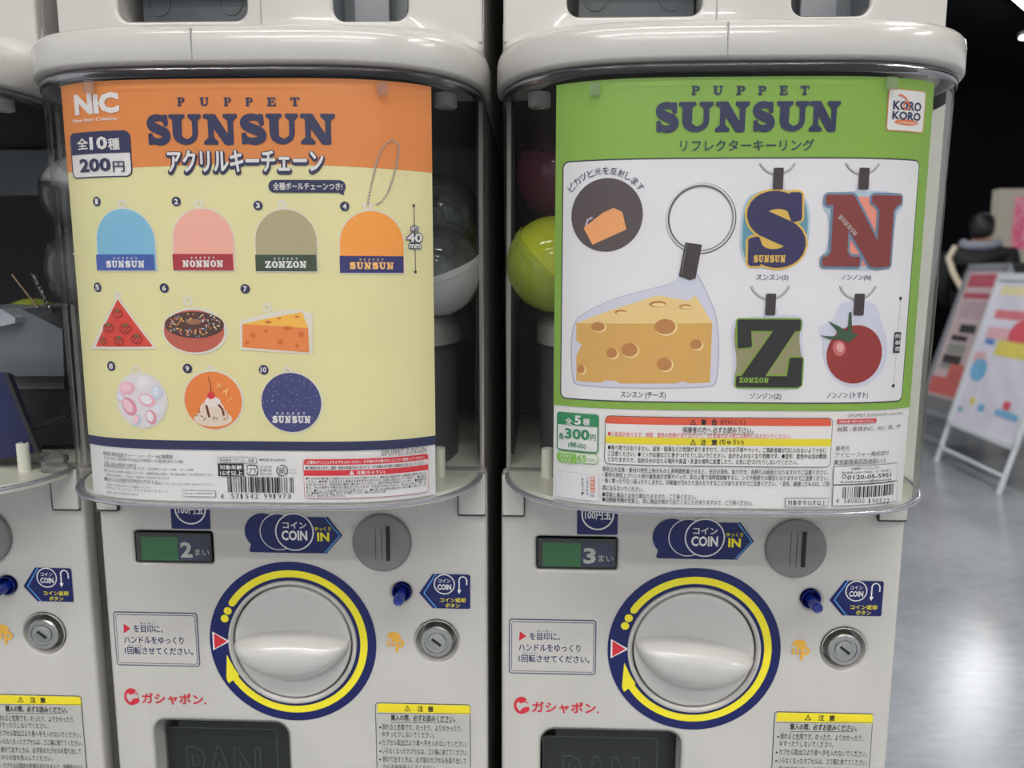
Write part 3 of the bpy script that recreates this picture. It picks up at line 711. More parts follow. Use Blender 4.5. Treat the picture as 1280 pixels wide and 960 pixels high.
def copy_tree(o, parent=None):
    c = o.copy(); COL.objects.link(c); c.parent = parent; ORG[c] = ORG[o]
    for k_ in kids(o): copy_tree(k_, c)
    return c
M1 = build_machine()
M2 = copy_tree(M1); M2.location.x = MACH[2]; M0 = copy_tree(M1); M0.location.x = MACH[0]
tag(M1, 'white capsule toy vending machine in the middle, with the orange poster behind its clear dome', 'vending machine', 'row of capsule vending machines')
tag(M2, 'white capsule toy vending machine at the right end of the row, holding the green poster', 'vending machine', 'row of capsule vending machines')
tag(M0, 'white capsule toy vending machine cut by the left edge, its clear dome without a poster', 'vending machine', 'row of capsule vending machines')
def child(o, nm): return [c for c in kids(o) if c.name.split('.')[0] == nm][0]
child(M2, 'dial_knob').rotation_euler = (0, math.radians(8), 0); child(M1, 'dial_knob').rotation_euler = (0, math.radians(-1), 0)
# price counters differ
SH = MACH[2] - CX
for R_, digit in ((M1, '2'), (M2, '3')):
    wn = child(R_, 'price_window')
    P = Print(Flat(.0013)); P.text(digit, 226, 677, 241, 696.5, PWHITE, 3, bold=.05); P.text('まい', 244, 686, 262, 694, PWHITE, 3, bold=.01)
    o = pyd('price_digit', [(v[0], v[1], v[2]) for v in P.V], P.F, P.mats, None, P.M)
    o.data.transform(Matrix.Translation(-Vector((CX, 0, 0)))); o.parent = wn; o['label'] = 'white %s and counting word for coins' % digit

# ------------------------------------------------------------------ posters
def pm(name, r, g, b_, rough=.42): return mat(name, rgb(r, g, b_, 1.08), rough, noise=.03, nscale=25)
ORANGE = pm('poster_orange', 222, 136, 66); PALEY = pm('poster_pale_yellow', 226, 219, 164); PNAVY = pm('poster_navy', 38, 42, 82)
PW = pm('poster_white', 228, 226, 224); PINK_ = pm('poster_ink', 46, 44, 48); PRED = pm('poster_red', 214, 48, 62)
def sheet(P, name, root, s0, s1, z0, z1, l=-4, mt=None, th=.0006):
    """the paper itself: front and back face with a real edge"""
    n = 60; V = []; F = []
    for lay in (l, l - 3):
        for k in range(n + 1):
            s_ = s0 + (s1 - s0) * k / n; V.append(P.su.P(s_, z0, lay)); V.append(P.su.P(s_, z1, lay))
    for k in range(n):
        F.append((2 * k, 2 * k + 2, 2 * k + 3, 2 * k + 1)); a = 2 * (n + 1) + 2 * k; F.append((a, a + 1, a + 3, a + 2))
    return pyd(name, V, F, [mt or PW], root, smooth=60)
def arch(P, x0, y0, x1, y1, m, l, grow=0):
    a, b, c, d = P.box(x0, y0, x1, y1); g = grow * P.sc(x0, y0); a -= g; b -= g; c += g; d += g; r = (c - a) / 2
    h = min(r, (d - b))
    pts = [(a, b), (c, b), (c, d - h)] + [((a + c) / 2 + r * math.cos(t), d - h + h * math.sin(t)) for t in np.linspace(0.1, PI - .1, 22)] + [(a, d - h)]
    P.poly(pts, m, l)
def loop(P, x, y, m, l, r=6):
    P.ring(x, y, r - 1.5, 3.2, m, l, n=24)
def poster_orange():
    P = Print(Curved(CX, DN, DM, .0805, .1385))
    A = P.su.A
    s0 = A(84, 200)[0]; s1 = A(541, 300)[0]; zt = A(330, 98)[1]; zb = A(330, 628)[1]
    zb = max(zb, -.1392)
    root = empty('poster', (CX, -.0805, zb + CZ), 'orange and pale yellow poster of keychain prizes behind the dome of the middle machine', 'poster')
    zo = A(330, 208)[1]; zn0 = A(330, 551.5)[1]; zn1 = A(330, 563)[1]
    sheet(P, 'sheet', root, s0, s1, zb, zt)
    P.poly(box2(s0, zn0, s1, zt), PALEY, 0); P.poly(box2(s0, zn1, s1, zn0), PNAVY, 1)
    mid = [(s0 + (s1 - s0) * t, zo - .0012 * math.cos(t * 6)) for t in np.linspace(0, 1, 30)]
    P.poly([(s0, zt)] + mid + [(s1, zt)], ORANGE, 1)
    P.out('background_print', root)
    # heading
    for c, x0, x1 in (('P', 222, 232), ('U', 250, 262), ('P', 280, 290), ('P', 307, 317), ('E', 334, 346), ('T', 363, 375)):
        P.serif(c, x0, 122, x1, 133, PNAVY, 4, fat=.25)
    P.serif('SUNSUN', 183, 142.5, 420, 181, PNAVY, 4, fat=1.2, xs=[(183, 214), (212, 254), (255, 299), (299, 334), (333, 375), (376, 421)])
    P.text('アクリルキーチェーン', 211, 189, 404, 217, PNAVY, 4, bold=.03, fat=3.0); P.text('アクリルキーチェーン', 211, 188, 404, 214.5, PWHITE, 6, bold=.035, fat=.5)
    P.text('NiC', 95, 117, 149, 142, PWHITE, 4, bold=.04, fat=.8); P.text('New Item Creative', 93, 147, 147, 151.5, PWHITE, 4, bold=.02)
    P.out('title_lettering', root, 'dark navy heading with white Japanese line and pale logo')
    # price badge
    P.frame(90, 164, 165, 222, PNAVY, PWHITE, 3, 9, 1.5); P.rect(91, 164.5, 164, 192, PNAVY, 6, [8, 8, 0, 0])
    P.text('全', 99, 173.5, 112, 187, PWHITE, 8, bold=.03); P.text('10', 114, 171, 136, 187.5, PWHITE, 8, bold=.05); P.text('種', 137, 173.5, 151, 187.5, PWHITE, 8, bold=.03)
    P.text('200', 102, 198, 140, 215, PNAVY, 8, bold=.03); P.text('円', 143, 202, 157, 215, PNAVY, 8, bold=.02)
    P.out('price_badge', root)
    P.rect(336, 225, 432, 241, PNAVY, 4, 7.5); P.pp([(420, 239), (430, 239), (430, 244.5)], PNAVY, 4); P.text('全種ボールチェーンつき!', 342, 228.5, 428, 237.5, PWHITE, 5, bold=.02)
    P.out('caption_pill', root)
    for t, x, y in (('1', 122, 252), ('2', 221, 252), ('3', 323, 257), ('4', 431, 258), ('5', 123, 359), ('6', 206, 360), ('7', 307, 361), ('8', 140, 457.5), ('9', 235, 460.5), ('10', 330, 462)):
        P.disc(x, y, 6, PNAVY, 4, n=20); w_ = 1.8 if t == '1' else (3.6 if t == '10' else 2.4)
        P.text(t, x - w_, y - 3.4, x + w_, y + 3.4, PWHITE, 5, bold=.06)
        P.out('number_badge', root)
    HALO = pm('acrylic_edge', 222, 218, 206)
    # 1-4 arch badges
    for nm, (x0, y0, x1, y1), yb, fill, band, word, tc_ in (
        ('arch_picture', (122, 261, 194, 338), 318, pm('badge_sky', 128, 186, 214), pm('badge_blue', 66, 92, 168), 'SUNSUN', PWHITE),
        ('arch_picture', (217, 261, 292, 338), 317.5, pm('badge_pink', 238, 176, 158), pm('badge_crimson', 168, 48, 60), 'NONNON', PWHITE),
        ('arch_picture', (320, 262, 396, 339), 318.5, pm('badge_olive', 176, 166, 128), pm('badge_green', 58, 74, 56), 'ZONZON', PWHITE),
        ('arch_picture', (425, 264, 504, 341), 320, pm('badge_orange', 244, 160, 66), pm('badge_navy', 44, 46, 110), 'SUNSUN', pm('badge_gold', 245, 190, 110))):
        arch(P, x0, y0, x1, y1, HALO, 3, 1.5); loop(P, (x0 + x1) / 2 - 5, y0 - 6, HALO, 3)
        arch(P, x0, y0, x1, y1, fill, 4); P.rect(x0, yb, x1, y1, band, 5)
        xc = (x0 + x1) / 2
        for i, c in enumerate('PUPPET'): P.serif(c, xc - 15 + i * 5.4, yb + 3.5, xc - 12.4 + i * 5.4, yb + 6.3, tc_, 6)
        P.serif(word, x0 + 12, yb + 7.8, x1 - 12, yb + 16.5, tc_, 6, fat=.35)
        P.out(nm, root, 'keychain picture, arch with the word %s' % word)
    # ball chain
    CH = pm('chain_grey', 150, 146, 140)
    pts = []
    ctrl = [(460, 253), (462, 240), (466, 222), (471, 202), (477, 187), (484, 178), (491, 176), (497, 180), (498, 190), (495, 208), (490, 226), (484, 242), (477, 252), (468, 257)]
    for i in range(len(ctrl) - 1):
        n_ = max(2, int(math.dist(ctrl[i], ctrl[i + 1]) / 3.3))
        for k in range(n_): t = k / n_; pts.append((ctrl[i][0] + (ctrl[i + 1][0] - ctrl[i][0]) * t, ctrl[i][1] + (ctrl[i + 1][1] - ctrl[i][1]) * t))
    for x, y in pts: P.disc(x, y, 1.5, CH, 5, n=10); P.disc(x - .3, y - .4, .6, PWHITE, 6, n=6)
    P.out('ball_chain_picture', root)
    P.line([(517, 257), (519, 340)], .9, PNAVY, 4); P.disc(516.7, 257, 1.8, PNAVY, 4, n=12); P.disc(518.8, 340, 1.8, PNAVY, 4, n=12)
    P.text('約', 513, 283, 522, 289, PNAVY, 5, bold=.03, fat=1.2); P.text('40', 508, 291.5, 527, 303, PNAVY, 5, bold=.05, fat=1.3); P.text('mm', 511, 305, 525, 310.5, PNAVY, 5, bold=.04, fat=1.1)
    P.text('約', 513, 283, 522, 289, PWHITE, 6, bold=.02); P.text('40', 508, 291.5, 527, 303, PWHITE, 6, bold=.05); P.text('mm', 511, 305, 525, 310.5, PWHITE, 6, bold=.03)
    P.out('size_mark', root)
    # 5 triangle of strawberries
    P.pp([(148, 369), (115, 436), (197, 436)], HALO, 3); loop(P, 148, 369, HALO, 3, 5); P.pp([(148, 374), (121, 433), (192, 433)], pm('berry_red', 214, 70, 56), 4)
    BR = pm('berry_dark', 176, 44, 40); LF = pm('leaf_green', 96, 120, 60); SD = pm('berry_seed', 238, 160, 110)
    for x, y, r in ((148, 392, 8), (137, 410, 8.5), (158, 411, 9), (130, 426, 6), (150, 426, 8), (172, 424, 8.5)):
        P.disc(x, y, r, BR, 5, ry=r * .8, n=18); P.disc(x, y - r * .5, r * .4, LF, 6, ry=r * .2, n=8)
        for k in range(5): P.disc(x - r * .5 + k * r * .25, y + (k % 2) * 2.4, .7, SD, 6, n=6)
    P.out('triangle_picture', root, 'triangle keychain picture of strawberries')
    # 6 doughnut
    P.disc(244, 414, 42, HALO, 3, ry=29.5); loop(P, 235, 366 + 10, HALO, 3, 6)
    P.disc(243, 414, 38.5, pm('dough_pink', 192, 96, 76), 4, ry=26.5); P.disc(243.5, 406, 38, pm('dough_chocolate', 84, 54, 48), 5, ry=16.5); P.disc(243, 402, 10, pm('dough_hole', 160, 110, 84), 6, ry=3.6)
    SP = [pm('sprinkle_%s' % n_, *c) for n_, *c in (('yellow', 236, 200, 90), ('pink', 226, 130, 130), ('white', 228, 222, 216), ('blue', 130, 150, 190), ('orange', 230, 150, 70))]
    rnd = random.Random(3)
    for k in range(95):
        a = rnd.random() * 2 * PI; q = .38 + .56 * rnd.random(); x, y = 243.5 + 37 * q * math.cos(a), 406 + 15.5 * q * math.sin(a)
        P.disc(x, y, 1.6, SP[k % 5], 7, ry=.7, n=8, rotd=rnd.random() * 180)
    P.out('doughnut_picture', root, 'doughnut keychain picture with sprinkles')
    # 7 cheese
    P.pp([(300, 401), (301, 437), (391, 443), (391, 392), (372, 386), (340, 390)], HALO, 3); loop(P, 334, 372 + 12, HALO, 3, 6)
    CF = pm('cheese_front', 232, 136, 72); CT = pm('cheese_top', 244, 186, 78); CHO = pm('cheese_hole', 214, 112, 52)
    P.pp([(303.5, 405), (303.5, 434), (387, 440.5), (385.5, 409)], CF, 4); P.pp([(303.5, 405), (340, 397), (378, 390), (385.5, 410)], CT, 5)
    for x, y, r in ((317, 419, 3.4), (351, 427, 3.6), (377, 418, 4), (333, 414, 2.4), (372, 432, 2.6), (310, 428, 2.5)): P.disc(x, y, r, CHO, 6, n=14)
    for x, y, r in ((360, 410, 6), (336, 402.5, 4), (372, 396, 3), (350, 398, 2.5)): P.disc(x, y, r, CHO, 6, ry=r * .45, n=14)
    P.out('cheese_picture', root, 'cheese wedge keychain picture')
    # 8 marshmallows
    P.disc(177, 500, 35, HALO, 3, ry=35.5); loop(P, 171, 463, HALO, 3, 6); P.disc(177.5, 501, 32.5, pm('marsh_white', 222, 216, 220), 4)
    MP = [pm('marsh_pink', 234, 180, 192), pm('marsh_pale', 230, 224, 228), pm('marsh_blue', 196, 206, 222), pm('marsh_rose', 222, 150, 164)]
    for i, (x, y, r) in enumerate(((160, 485, 11), (180, 478, 10), (197, 490, 9), (163, 508, 12), (185, 500, 11), (200, 510, 8), (172, 525, 8), (190, 521, 9), (153, 497, 7))):
        P.disc(x, y, r, MP[i % 4], 5 + i % 3, ry=r * .75, n=20, rotd=i * 40); P.disc(x - 1, y - 1, r * .72, pm('marsh_tint_%d' % (i % 3), *((240, 198, 208), (234, 228, 232), (216, 222, 232))[i % 3]), 8, ry=r * .5, n=18, rotd=i * 40)
    P.out('sweets_picture', root, 'round keychain picture of pink and white sweets')
    # 9 sundae
    P.disc(267.5, 500, 38, HALO, 3); loop(P, 264, 463, HALO, 3, 6); P.disc(267, 500.5, 36, pm('sundae_orange', 232, 132, 62), 4)
    CRM = pm('sundae_cream', 226, 208, 190); CHC = pm('sundae_sauce', 108, 46, 38)
    P.disc(267, 523, 24, CRM, 5, ry=10)
    for k in range(24): P.disc(246 + k * 1.8, 519 + 5 * math.sin(k * 2.3), 2.6, SP[2] if k % 2 else pm('sundae_nut', 176, 140, 100), 6, ry=1, n=8, rotd=k * 37)
    P.disc(259, 512, 8, CRM, 7, ry=9.5); P.disc(274, 512, 8, CRM, 7, ry=9.5); P.disc(267, 502, 10, SP[2], 8, ry=6.5)
    P.line([(259, 506), (261, 514), (263, 521)], 3, CHC, 9); P.line([(274, 505), (279, 511), (281, 519)], 2.6, CHC, 9); P.disc(265, 494, 4.6, PRED, 9, n=14); P.line([(265, 490), (264, 480), (261, 470)], .8, CHC, 9)
    for c, x, y, r_ in (('W', 275, 482, -30), ('A', 284, 489, -40), ('!', 292, 499, -50)): P.text(c, x - 4, y - 4.5, x + 4 if c != '!' else x - 2, y + 4.5, pm('badge_gold', 245, 190, 110), 9, bold=.05, rotd=r_)
    P.out('sundae_picture', root, 'round orange keychain picture of an ice cream sundae')
    # 10 night blue
    P.disc(365, 503, 38.5, HALO, 3); loop(P, 360, 464, HALO, 3, 6); P.disc(364.5, 503, 37, pm('night_blue', 62, 66, 120), 4)
    for k in range(60):
        a = rnd.random() * 2 * PI; q = 35 * math.sqrt(rnd.random()); P.disc(364.5 + q * math.cos(a), 503 + q * math.sin(a), .45, PWHITE, 5, n=6)
    for i, c in enumerate('PUPPET'): P.serif(c, 346 + i * 6.6, 515, 349 + i * 6.6, 518, PWHITE, 6)
    P.serif('SUNSUN', 341, 519.5, 389, 528.5, PWHITE, 6, fat=.4)
    P.out('night_picture', root, 'round dark blue keychain picture')
    # foot
    P.text('©PUPPET SUNSUN', 476, 560, 532, 568, GREYINK, 3)
    P.text('発売元 株式会社ティー・シー・ピー NIC事業部', 130, 567, 216, 572, GREYINK, 3, bold=.01)
    for t, x0, y0, x1, y1 in (('〒101-0021 東京都千代田区外神田5-3-8 第2鈴木ビル4階', 131, 573.4, 229, 577.4), ('TEL 03-6806-0863', 131, 578.6, 171, 582), ('受付時間(祝日除く)月〜金 (土日・祝日除く) 10〜12時、13〜17時', 131, 584, 242, 588),
        ('●カプセルには対象外の商品もございます。自動販売機の性質上、同じ商品が続けて出る場合があります。', 132, 590.3, 267, 593.8), ('商品の仕様は、予告なく変更する場合があります。', 135, 594.7, 214, 597.8), ('●カプセル自動販売機用の商品です。', 132, 598.7, 200, 601.6),
        ('●商品には万全を期しておりますが、万一不良品がございましたらお問い合わせください。', 132, 602.5, 268, 605.6), ('お近くの窓口までご連絡ください', 135, 606.4, 190, 609.2), ('「パペットスンスン」アクリルキーチェーン', 133, 610.6, 211, 614.4), ('JAN 4571542991973', 134, 615.6, 173, 618.8)):
        P.text(t, x0, y0, x1, y1, GREYINK, 3, bold=0)
    P.frame(229, 613, 270, 620.5, GREYINK, PW, 3, 1, .5); P.text('For sale in JAPAN ONLY', 232, 615, 267, 618.5, GREYINK, 5)
    P.frame(272, 571.5, 321, 578.5, GREYINK, PW, 3, 1, .5); P.text('商品素材 アクリル、金属', 275, 573, 318, 577, GREYINK, 5, bold=.01)
    P.rect(273, 579.5, 305, 595, INK, 3); P.text('対象年齢', 275.5, 581, 303, 586.5, PW, 4, bold=.03); P.text('15才以上', 276, 588, 303.5, 594, PW, 4, bold=.03)
    P.frame(309, 581, 322.5, 594, INK, PW, 3, 3, 1.2); P.text('プラ', 311.5, 584, 320.5, 591.5, INK, 5, bold=.02); P.rect(320.8, 586, 323, 588, PW, 6); P.rect(308.5, 588, 311, 590, PW, 6)
    for t, y in (('カプセル:PP', 581.5), ('台紙:紙', 586), ('袋:OPP', 590.5)): P.text(t, 325, y, 340, y + 3.4, GREYINK, 3)
    P.ring(353, 588, 6.6, 1.1, INK, 3, -60, 110); P.ring(353, 588, 6.6, 1.1, INK, 3, 130, 290); P.text('紙', 349, 584, 357, 592, INK, 3)
    for t, y in (('ミニ', 585.5), ('ブック', 589.5)): P.text(t, 362, y, 371, y + 3, GREYINK, 3)
    P.text('MADE IN JAPAN', 325, 573, 357, 577, GREYINK, 3, bold=.01)
    bars('4571542991973', P, 285, 596, 367, 615.5, INK, 3)
    for i, c in enumerate('4571542991973'): 
        x = 276 if i == 0 else (289.5 + (i - 1) * 5.9 if i < 7 else 330.5 + (i - 7) * 5.9); P.text(c, x, 617, x + 3.8 if c != '1' else x + 2, 623, INK, 3)
    P.out('maker_small_print', root)
    P.frame(380, 573, 535, 622, PRED, PW, 3, 4, .6); P.rect(380.5, 573.4, 534.6, 580, PRED, 5, [3, 3, 0, 0]); P.rect(380.5, 586.5, 534.6, 593.5, PRED, 5)
    P.text('⚠警告(けいこく) かならずおよみください。お子様の手の届かないところへ保管してください。', 384, 574.6, 530, 579, PW, 6, bold=.02); P.text('●小部品があります。誤飲・窒息の危険がありますので、3才未満のお子様には絶対に与えないでください。', 382.5, 581.3, 532, 585.6, PINK_, 6, bold=.01)
    P.pp([(440, 587.3), (436.8, 592.8), (443.2, 592.8)], PW, 6); P.text('注意(ちゅうい)', 446, 587.6, 481, 592.6, PW, 6, bold=.03)
    sm = ['●小さなお子様が誤って使用しないように十分ご注意ください。●本来の用途以外には絶対に使用しないで', 'ください。●無理に力を加えると破損する恐れがありますので、乱暴に扱わないでください。●火気の', 'そばに近づけたり、高温多湿の場所に置かないでください。変形や変色の原因となります。●商品の特',
          '性上、多少の色移りや傷がある場合がございますが、不良品ではありません。あらかじめご了承くだ', 'さい。●チェーンの先端には十分ご注意ください。●お手入れの際は柔らかい布で軽く拭いてくだ', 'さい。●使用後のカプセルや袋は、必ずすてるか保管してください。●水などの汚れにご注意', 'ください。あらかじめご了承ください。']
    for i, t in enumerate(sm): P.text(t, 383, 595 + i * 3.75, 532 if i < 5 else (532 - (i - 4) * 50), 598.4 + i * 3.75, PINK_, 6, bold=.005)
    P.out('warning_block', root, 'red bordered warning block of small print')
    return root
def poster_green():
    cx = MACH[2]
    P = Print(Curved(cx, DN, DM, .0805, .1385)); A = P.su.A
    s0 = A(693.5, 350)[0]; s1 = A(1149, 350)[0]; zt = A(900, 96)[1]; zb = max(A(900, 637)[1], -.1392)
    root = empty('poster', (cx, -.0805, zb + CZ), 'green and white poster of keyring prizes behind the dome of the right machine', 'poster')
    G = pm('poster_green', 132, 172, 66); GW = pm('poster_panel_white', 226, 224, 226); DGR = pm('badge_dark_green', 44, 136, 88); LGR = pm('badge_light_green', 136, 192, 84)
    zg = A(900, 513)[1]
    sheet(P, 'sheet', root, s0, s1, zb, zt)
    P.poly(box2(s0, zg, s1, zt), G, 0)
    a = A(702, 350)[0]; c = A(1138, 350)[0]; d = A(900, 197)[1]; b_ = A(900, 504)[1]
    P.poly(rr(a, b_, c, d, .004), OUTL, 1); P.poly(rr(a + .0008, b_ + .0008, c - .0008, d - .0008, .0034), GW, 2)
    P.out('background_print', root)
    for c_, x0, x1 in (('P', 864, 875), ('U', 891, 904), ('P', 920, 932), ('P', 947, 958), ('E', 974, 985), ('T', 1000, 1011)): P.serif(c_, x0, 107.5, x1, 119, PNAVY, 4, fat=.25)
    P.serif('SUNSUN', 818, 127, 1051, 165, PNAVY, 4, fat=1.2, xs=[(818, 849), (848, 893), (894, 938), (939, 969), (970, 1012), (1011, 1051)])
    P.text('リフレクターキーリング', 850, 174.5, 1017, 189, PNAVY, 4, bold=.012)
    P.out('title_lettering', root, 'dark navy heading over the green ground')
    P.frame(1108, 112, 1155, 165, pm('badge_rim_orange', 214, 140, 90), PWHITE, 3, 5, 1.2)
    P.text('KORO', 1115, 127, 1150, 138.5, PNAVY, 6, bold=.03); P.text('KORO', 1114, 140, 1149, 150.5, PNAVY, 6, bold=.03); KO = pm('mark_orange', 226, 120, 66)
    P.disc(1132, 153.5, 19, KO, 5, ry=3.6); P.text('collection', 1121, 151.8, 1143, 155.5, PWHITE, 7); P.ring(1122, 134, 15, 2, KO, 7, 15, 95, 14)
    P.ring(1131.5, 133, 4.5, 1.6, KO, 7)
    P.out('round_mark', root, 'white rounded badge with navy lettering and orange swoosh')
    # circle with glowing cheese
    for i, ch in enumerate('ピカッと光を反射します'):
        t = math.radians(142 - i * 10.3); x, y = 758 + 54.5 * math.cos(t), 268 - 54.5 * math.sin(t)
        P.text(ch, x - 4, y - 4.5, x + 4, y + 4.5, PNAVY, 4, bold=.008, rotd=math.degrees(t) - 90)
    P.disc(758, 269, 46, pm('night_brown', 84, 72, 72), 4, n=48); P.pp([(730, 285), (754, 266), (767, 260), (778, 265), (783, 287), (741, 306)], pm('glow_orange', 240, 166, 106), 5)
    P.line([(733, 283), (735, 275), (741, 272)], 2.2, pm('glow_lilac', 206, 190, 212), 5)
    P.out('reflector_picture', root, 'round dark picture of an orange cheese wedge')
    # big keyring
    KS = pm('ring_steel', 128, 126, 126); KD = pm('ring_dark', 58, 56, 58); KL = pm('ring_light', 214, 212, 212); STR = pm('strap_dark', 62, 54, 52)
    P.ring(876, 273.5, 42, 5, KD, 4, n=64); P.ring(875.5, 273, 42.6, 2.2, KL, 5, n=64); P.ring(876, 273.5, 40.2, 1.0, KS, 6, n=64)
    HL = pm('halo_lilac', 206, 208, 222); HL2 = pm('halo_edge', 168, 172, 190)
    halo = [(716, 405), (716, 470), (722, 482), (884, 484), (896, 478), (897, 405), (880, 368), (874, 345), (862, 328), (848, 334), (843, 350), (832, 356), (822, 350), (818, 322), (802, 314), (782, 316), (766, 330), (762, 358), (752, 368), (740, 372), (733, 388), (716, 398)]
    def smooth(pts, it=2):
        for _ in range(it):
            r = []
            for i in range(len(pts)):
                a, b = pts[i], pts[(i + 1) % len(pts)]; r += [(a[0] * .75 + b[0] * .25, a[1] * .75 + b[1] * .25), (a[0] * .25 + b[0] * .75, a[1] * .25 + b[1] * .75)]
            pts = r
        return pts
    # the wedge alone keeps the clear margin (the printed character is left out)
    halo = [(714, 402), (714, 472), (722, 485), (886, 486), (898, 478), (899, 402), (884, 366), (874, 345), (862, 332), (849, 338), (845, 352), (825, 358), (775, 370), (738, 386)]
    P.pp(smooth(halo), HL2, 3); P.pp([((x - 806) * .985 + 806, (y - 410) * .985 + 410) for x, y in smooth(halo)], HL, 4)
    CF2 = pm('cheese_face', 214, 168, 92); CT2 = pm('cheese_upper', 232, 202, 138); H2 = pm('cheese_pit', 186, 128, 72); H3 = pm('cheese_pit_light', 238, 214, 150)
    P.pp([(721, 403), (721, 425), (728, 431), (721, 444), (721, 476), (752, 478), (757, 475), (770, 476), (775, 479), (846, 479), (853, 476), (862, 479), (887, 478), (890, 403)], CF2, 5)
    P.pp([(721, 404), (738, 397), (765, 387), (822, 369), (860, 376), (869, 369), (890, 404)], CT2, 6)
    for x, y, r, q in ((748, 408, 9, .7), (831, 408, 14, .75), (765, 441, 7, 1), (787, 437, 10.5, .9), (830, 455, 10, .9), (870, 430, 7.5, .9), (727, 461, 5, 1.2)):
        P.disc(x + 1.5, y + 1.2, r, H3, 7, ry=r * q, n=22); P.disc(x, y, r * .92, H2, 8, ry=r * q * .9, n=22)
    for x, y, r in ((822, 380, 10.5), (856, 383, 7.5), (776, 390, 7.5)): P.disc(x, y, r, H2, 8, ry=r * .38, n=20); P.disc(x + 1, y + 1, r * .8, H3, 9, ry=r * .22, n=18)
    P.pp([(856, 303), (877, 306), (869, 348), (862, 350), (848, 345)], STR, 8); P.line([(858, 304), (851, 343)], .8, KS, 9)
    P.out('large_cheese_keyring_picture', root, 'large picture of a cheese keyring on a steel ring')
    P.text('スンスン (チーズ)', 776, 489, 832, 498.5, PNAVY, 4, bold=.01); P.text('スンスン(S)', 945, 343.5, 985, 351.5, PNAVY, 4, bold=.01); P.text('ノンノン(N)', 1051, 343.5, 1088, 351.5, PNAVY, 4, bold=.01)
    P.text('ゾンゾン(Z)', 937, 491, 976, 500, PNAVY, 4, bold=.01); P.text('ノンノン (トマト)', 1033, 490, 1084, 499, PNAVY, 4, bold=.01)
    P.out('caption_lettering', root)
    def strapring(x, yr, ys, r0=26, a0=200, a1=340):
        P.ring(x, yr, r0, 2.8, KS, 4, a0, a1); P.ring(x, yr - .4, r0, 1.0, KL, 5, a0, a1)
        P.rect(x - 9, ys + 16, x + 9, ys + 30, HL, 4, 4); P.rect(x - 6.3, ys, x + 6.3, ys + 27, STR, 9, 1.5)
    # S
    strapring(972, 193, 210, 25, 207, 333)
    TE = pm('teal', 96, 150, 166); YO = pm('outline_yellow', 226, 186, 84); SN = pm('letter_navy', 48, 44, 88); BLO = pm('halo_blue', 178, 198, 212)
    bl = smooth([(936, 243), (962, 236), (998, 238), (1012, 256), (1012, 296), (1004, 322), (984, 336), (940, 336), (924, 322), (925, 280), (928, 258)])
    P.pp(bl, BLO, 4); P.pp([((x - 968) * .93 + 968, (y - 287) * .94 + 287) for x, y in bl], TE, 5)
    a = P.box(932, 243, 1005, 330); Q = glyph('S')[0]
    def put(m_, l, f):
        P.polys([[(a[0] + u * (a[2] - a[0]), a[1] + v * (a[3] - a[1])) for u, v in pl] for pl in Q], m_, l, f * P.sc(968, 287), 12)
    put(YO, 6, 6.2); put(SN, 8, 3.4)
    P.serif('SUNSUN', 941, 319, 981, 328, YO, 10, fat=.3)
    P.out('letter_keyring_picture', root, 'navy letter S keyring with yellow outline')
    # N
    strapring(1078.5, 193, 210, 25, 207, 333)
    BW = pm('letter_brown', 132, 58, 54); SB = pm('outline_steel', 112, 134, 158); SAL = pm('salmon', 238, 150, 130)
    bl = smooth([(1030, 240), (1124, 238), (1129, 258), (1118, 268), (1113, 330), (1104, 338), (1030, 337), (1024, 322), (1034, 312), (1036, 270), (1026, 258)])
    P.pp(bl, BLO, 4); P.rect(1048, 246, 1108, 333, SAL, 5)
    a = P.box(1031, 246, 1123, 331); Q = glyph('N')[0]; Q = [[(u / 1.12, v) for u, v in pl] for pl in Q] + [[(.10, .05), (.27, .05), (.27, .95), (.10, .95)], [(.70, 0), (.86, 0), (.86, .95), (.70, .95)], serif(0, .44, 0, .12)[0]]
    put(SB, 7, 5.2); put(BW, 9, 2.0)
    P.serif('NONNON', 1042, 279, 1074, 285, pm('letter_dim', 176, 160, 156), 11, rotd=-45, fat=.25)
    P.out('letter_keyring_picture', root, 'brown letter N keyring with steel blue outline')
    # Z
    strapring(962.5, 349, 367, 25, 200, 340)
    OL = pm('olive_pale', 150, 146, 108); ZK = pm('letter_black', 36, 36, 34); ZG = pm('outline_lime', 134, 170, 60)
    bl = smooth([(922, 396), (996, 392), (1006, 400), (1001, 420), (1006, 455), (1003, 482), (992, 488), (922, 488), (912, 480), (918, 455), (913, 425), (914, 404)])
    P.pp(bl, HL, 4); P.pp([((x - 960) * .92 + 960, (y - 440) * .92 + 440) for x, y in bl], OL, 5)
    a = P.box(921, 401, 1001, 482); Q = glyph('Z')[0] + [[(.0, 1), (.16, 1), (.2, .62), (.02, .60)], [(.8, .02), (1, .02), (1, .42), (.84, .42)]]
    put(ZG, 7, 3.8); put(ZK, 9, 1.9)
    P.serif('ZONZON', 923, 471.5, 960, 478, ZG, 11, fat=.25)
    P.out('letter_keyring_picture', root, 'black letter Z keyring with lime outline')
    # tomato
    strapring(1072.5, 349, 367, 25, 200, 340)
    bl = smooth([(1053, 376), (1094, 376), (1100, 400), (1108, 425), (1108, 455), (1090, 478), (1066, 486), (1042, 476), (1028, 452), (1028, 424), (1024, 420), (1022, 408), (1040, 402), (1046, 385)])
    P.pp(bl, HL, 4); TM = pm('tomato_red', 150, 50, 46)
    P.disc(1068, 443, 36.5, TM, 5, ry=36.5, n=40); P.disc(1048, 435, 8, pm('tomato_light', 204, 110, 104), 6, ry=10, rotd=20); P.disc(1049, 434, 4.5, pm('tomato_gloss', 228, 170, 166), 7, ry=6, rotd=20)
    TG = pm('tomato_leaf', 58, 88, 62)
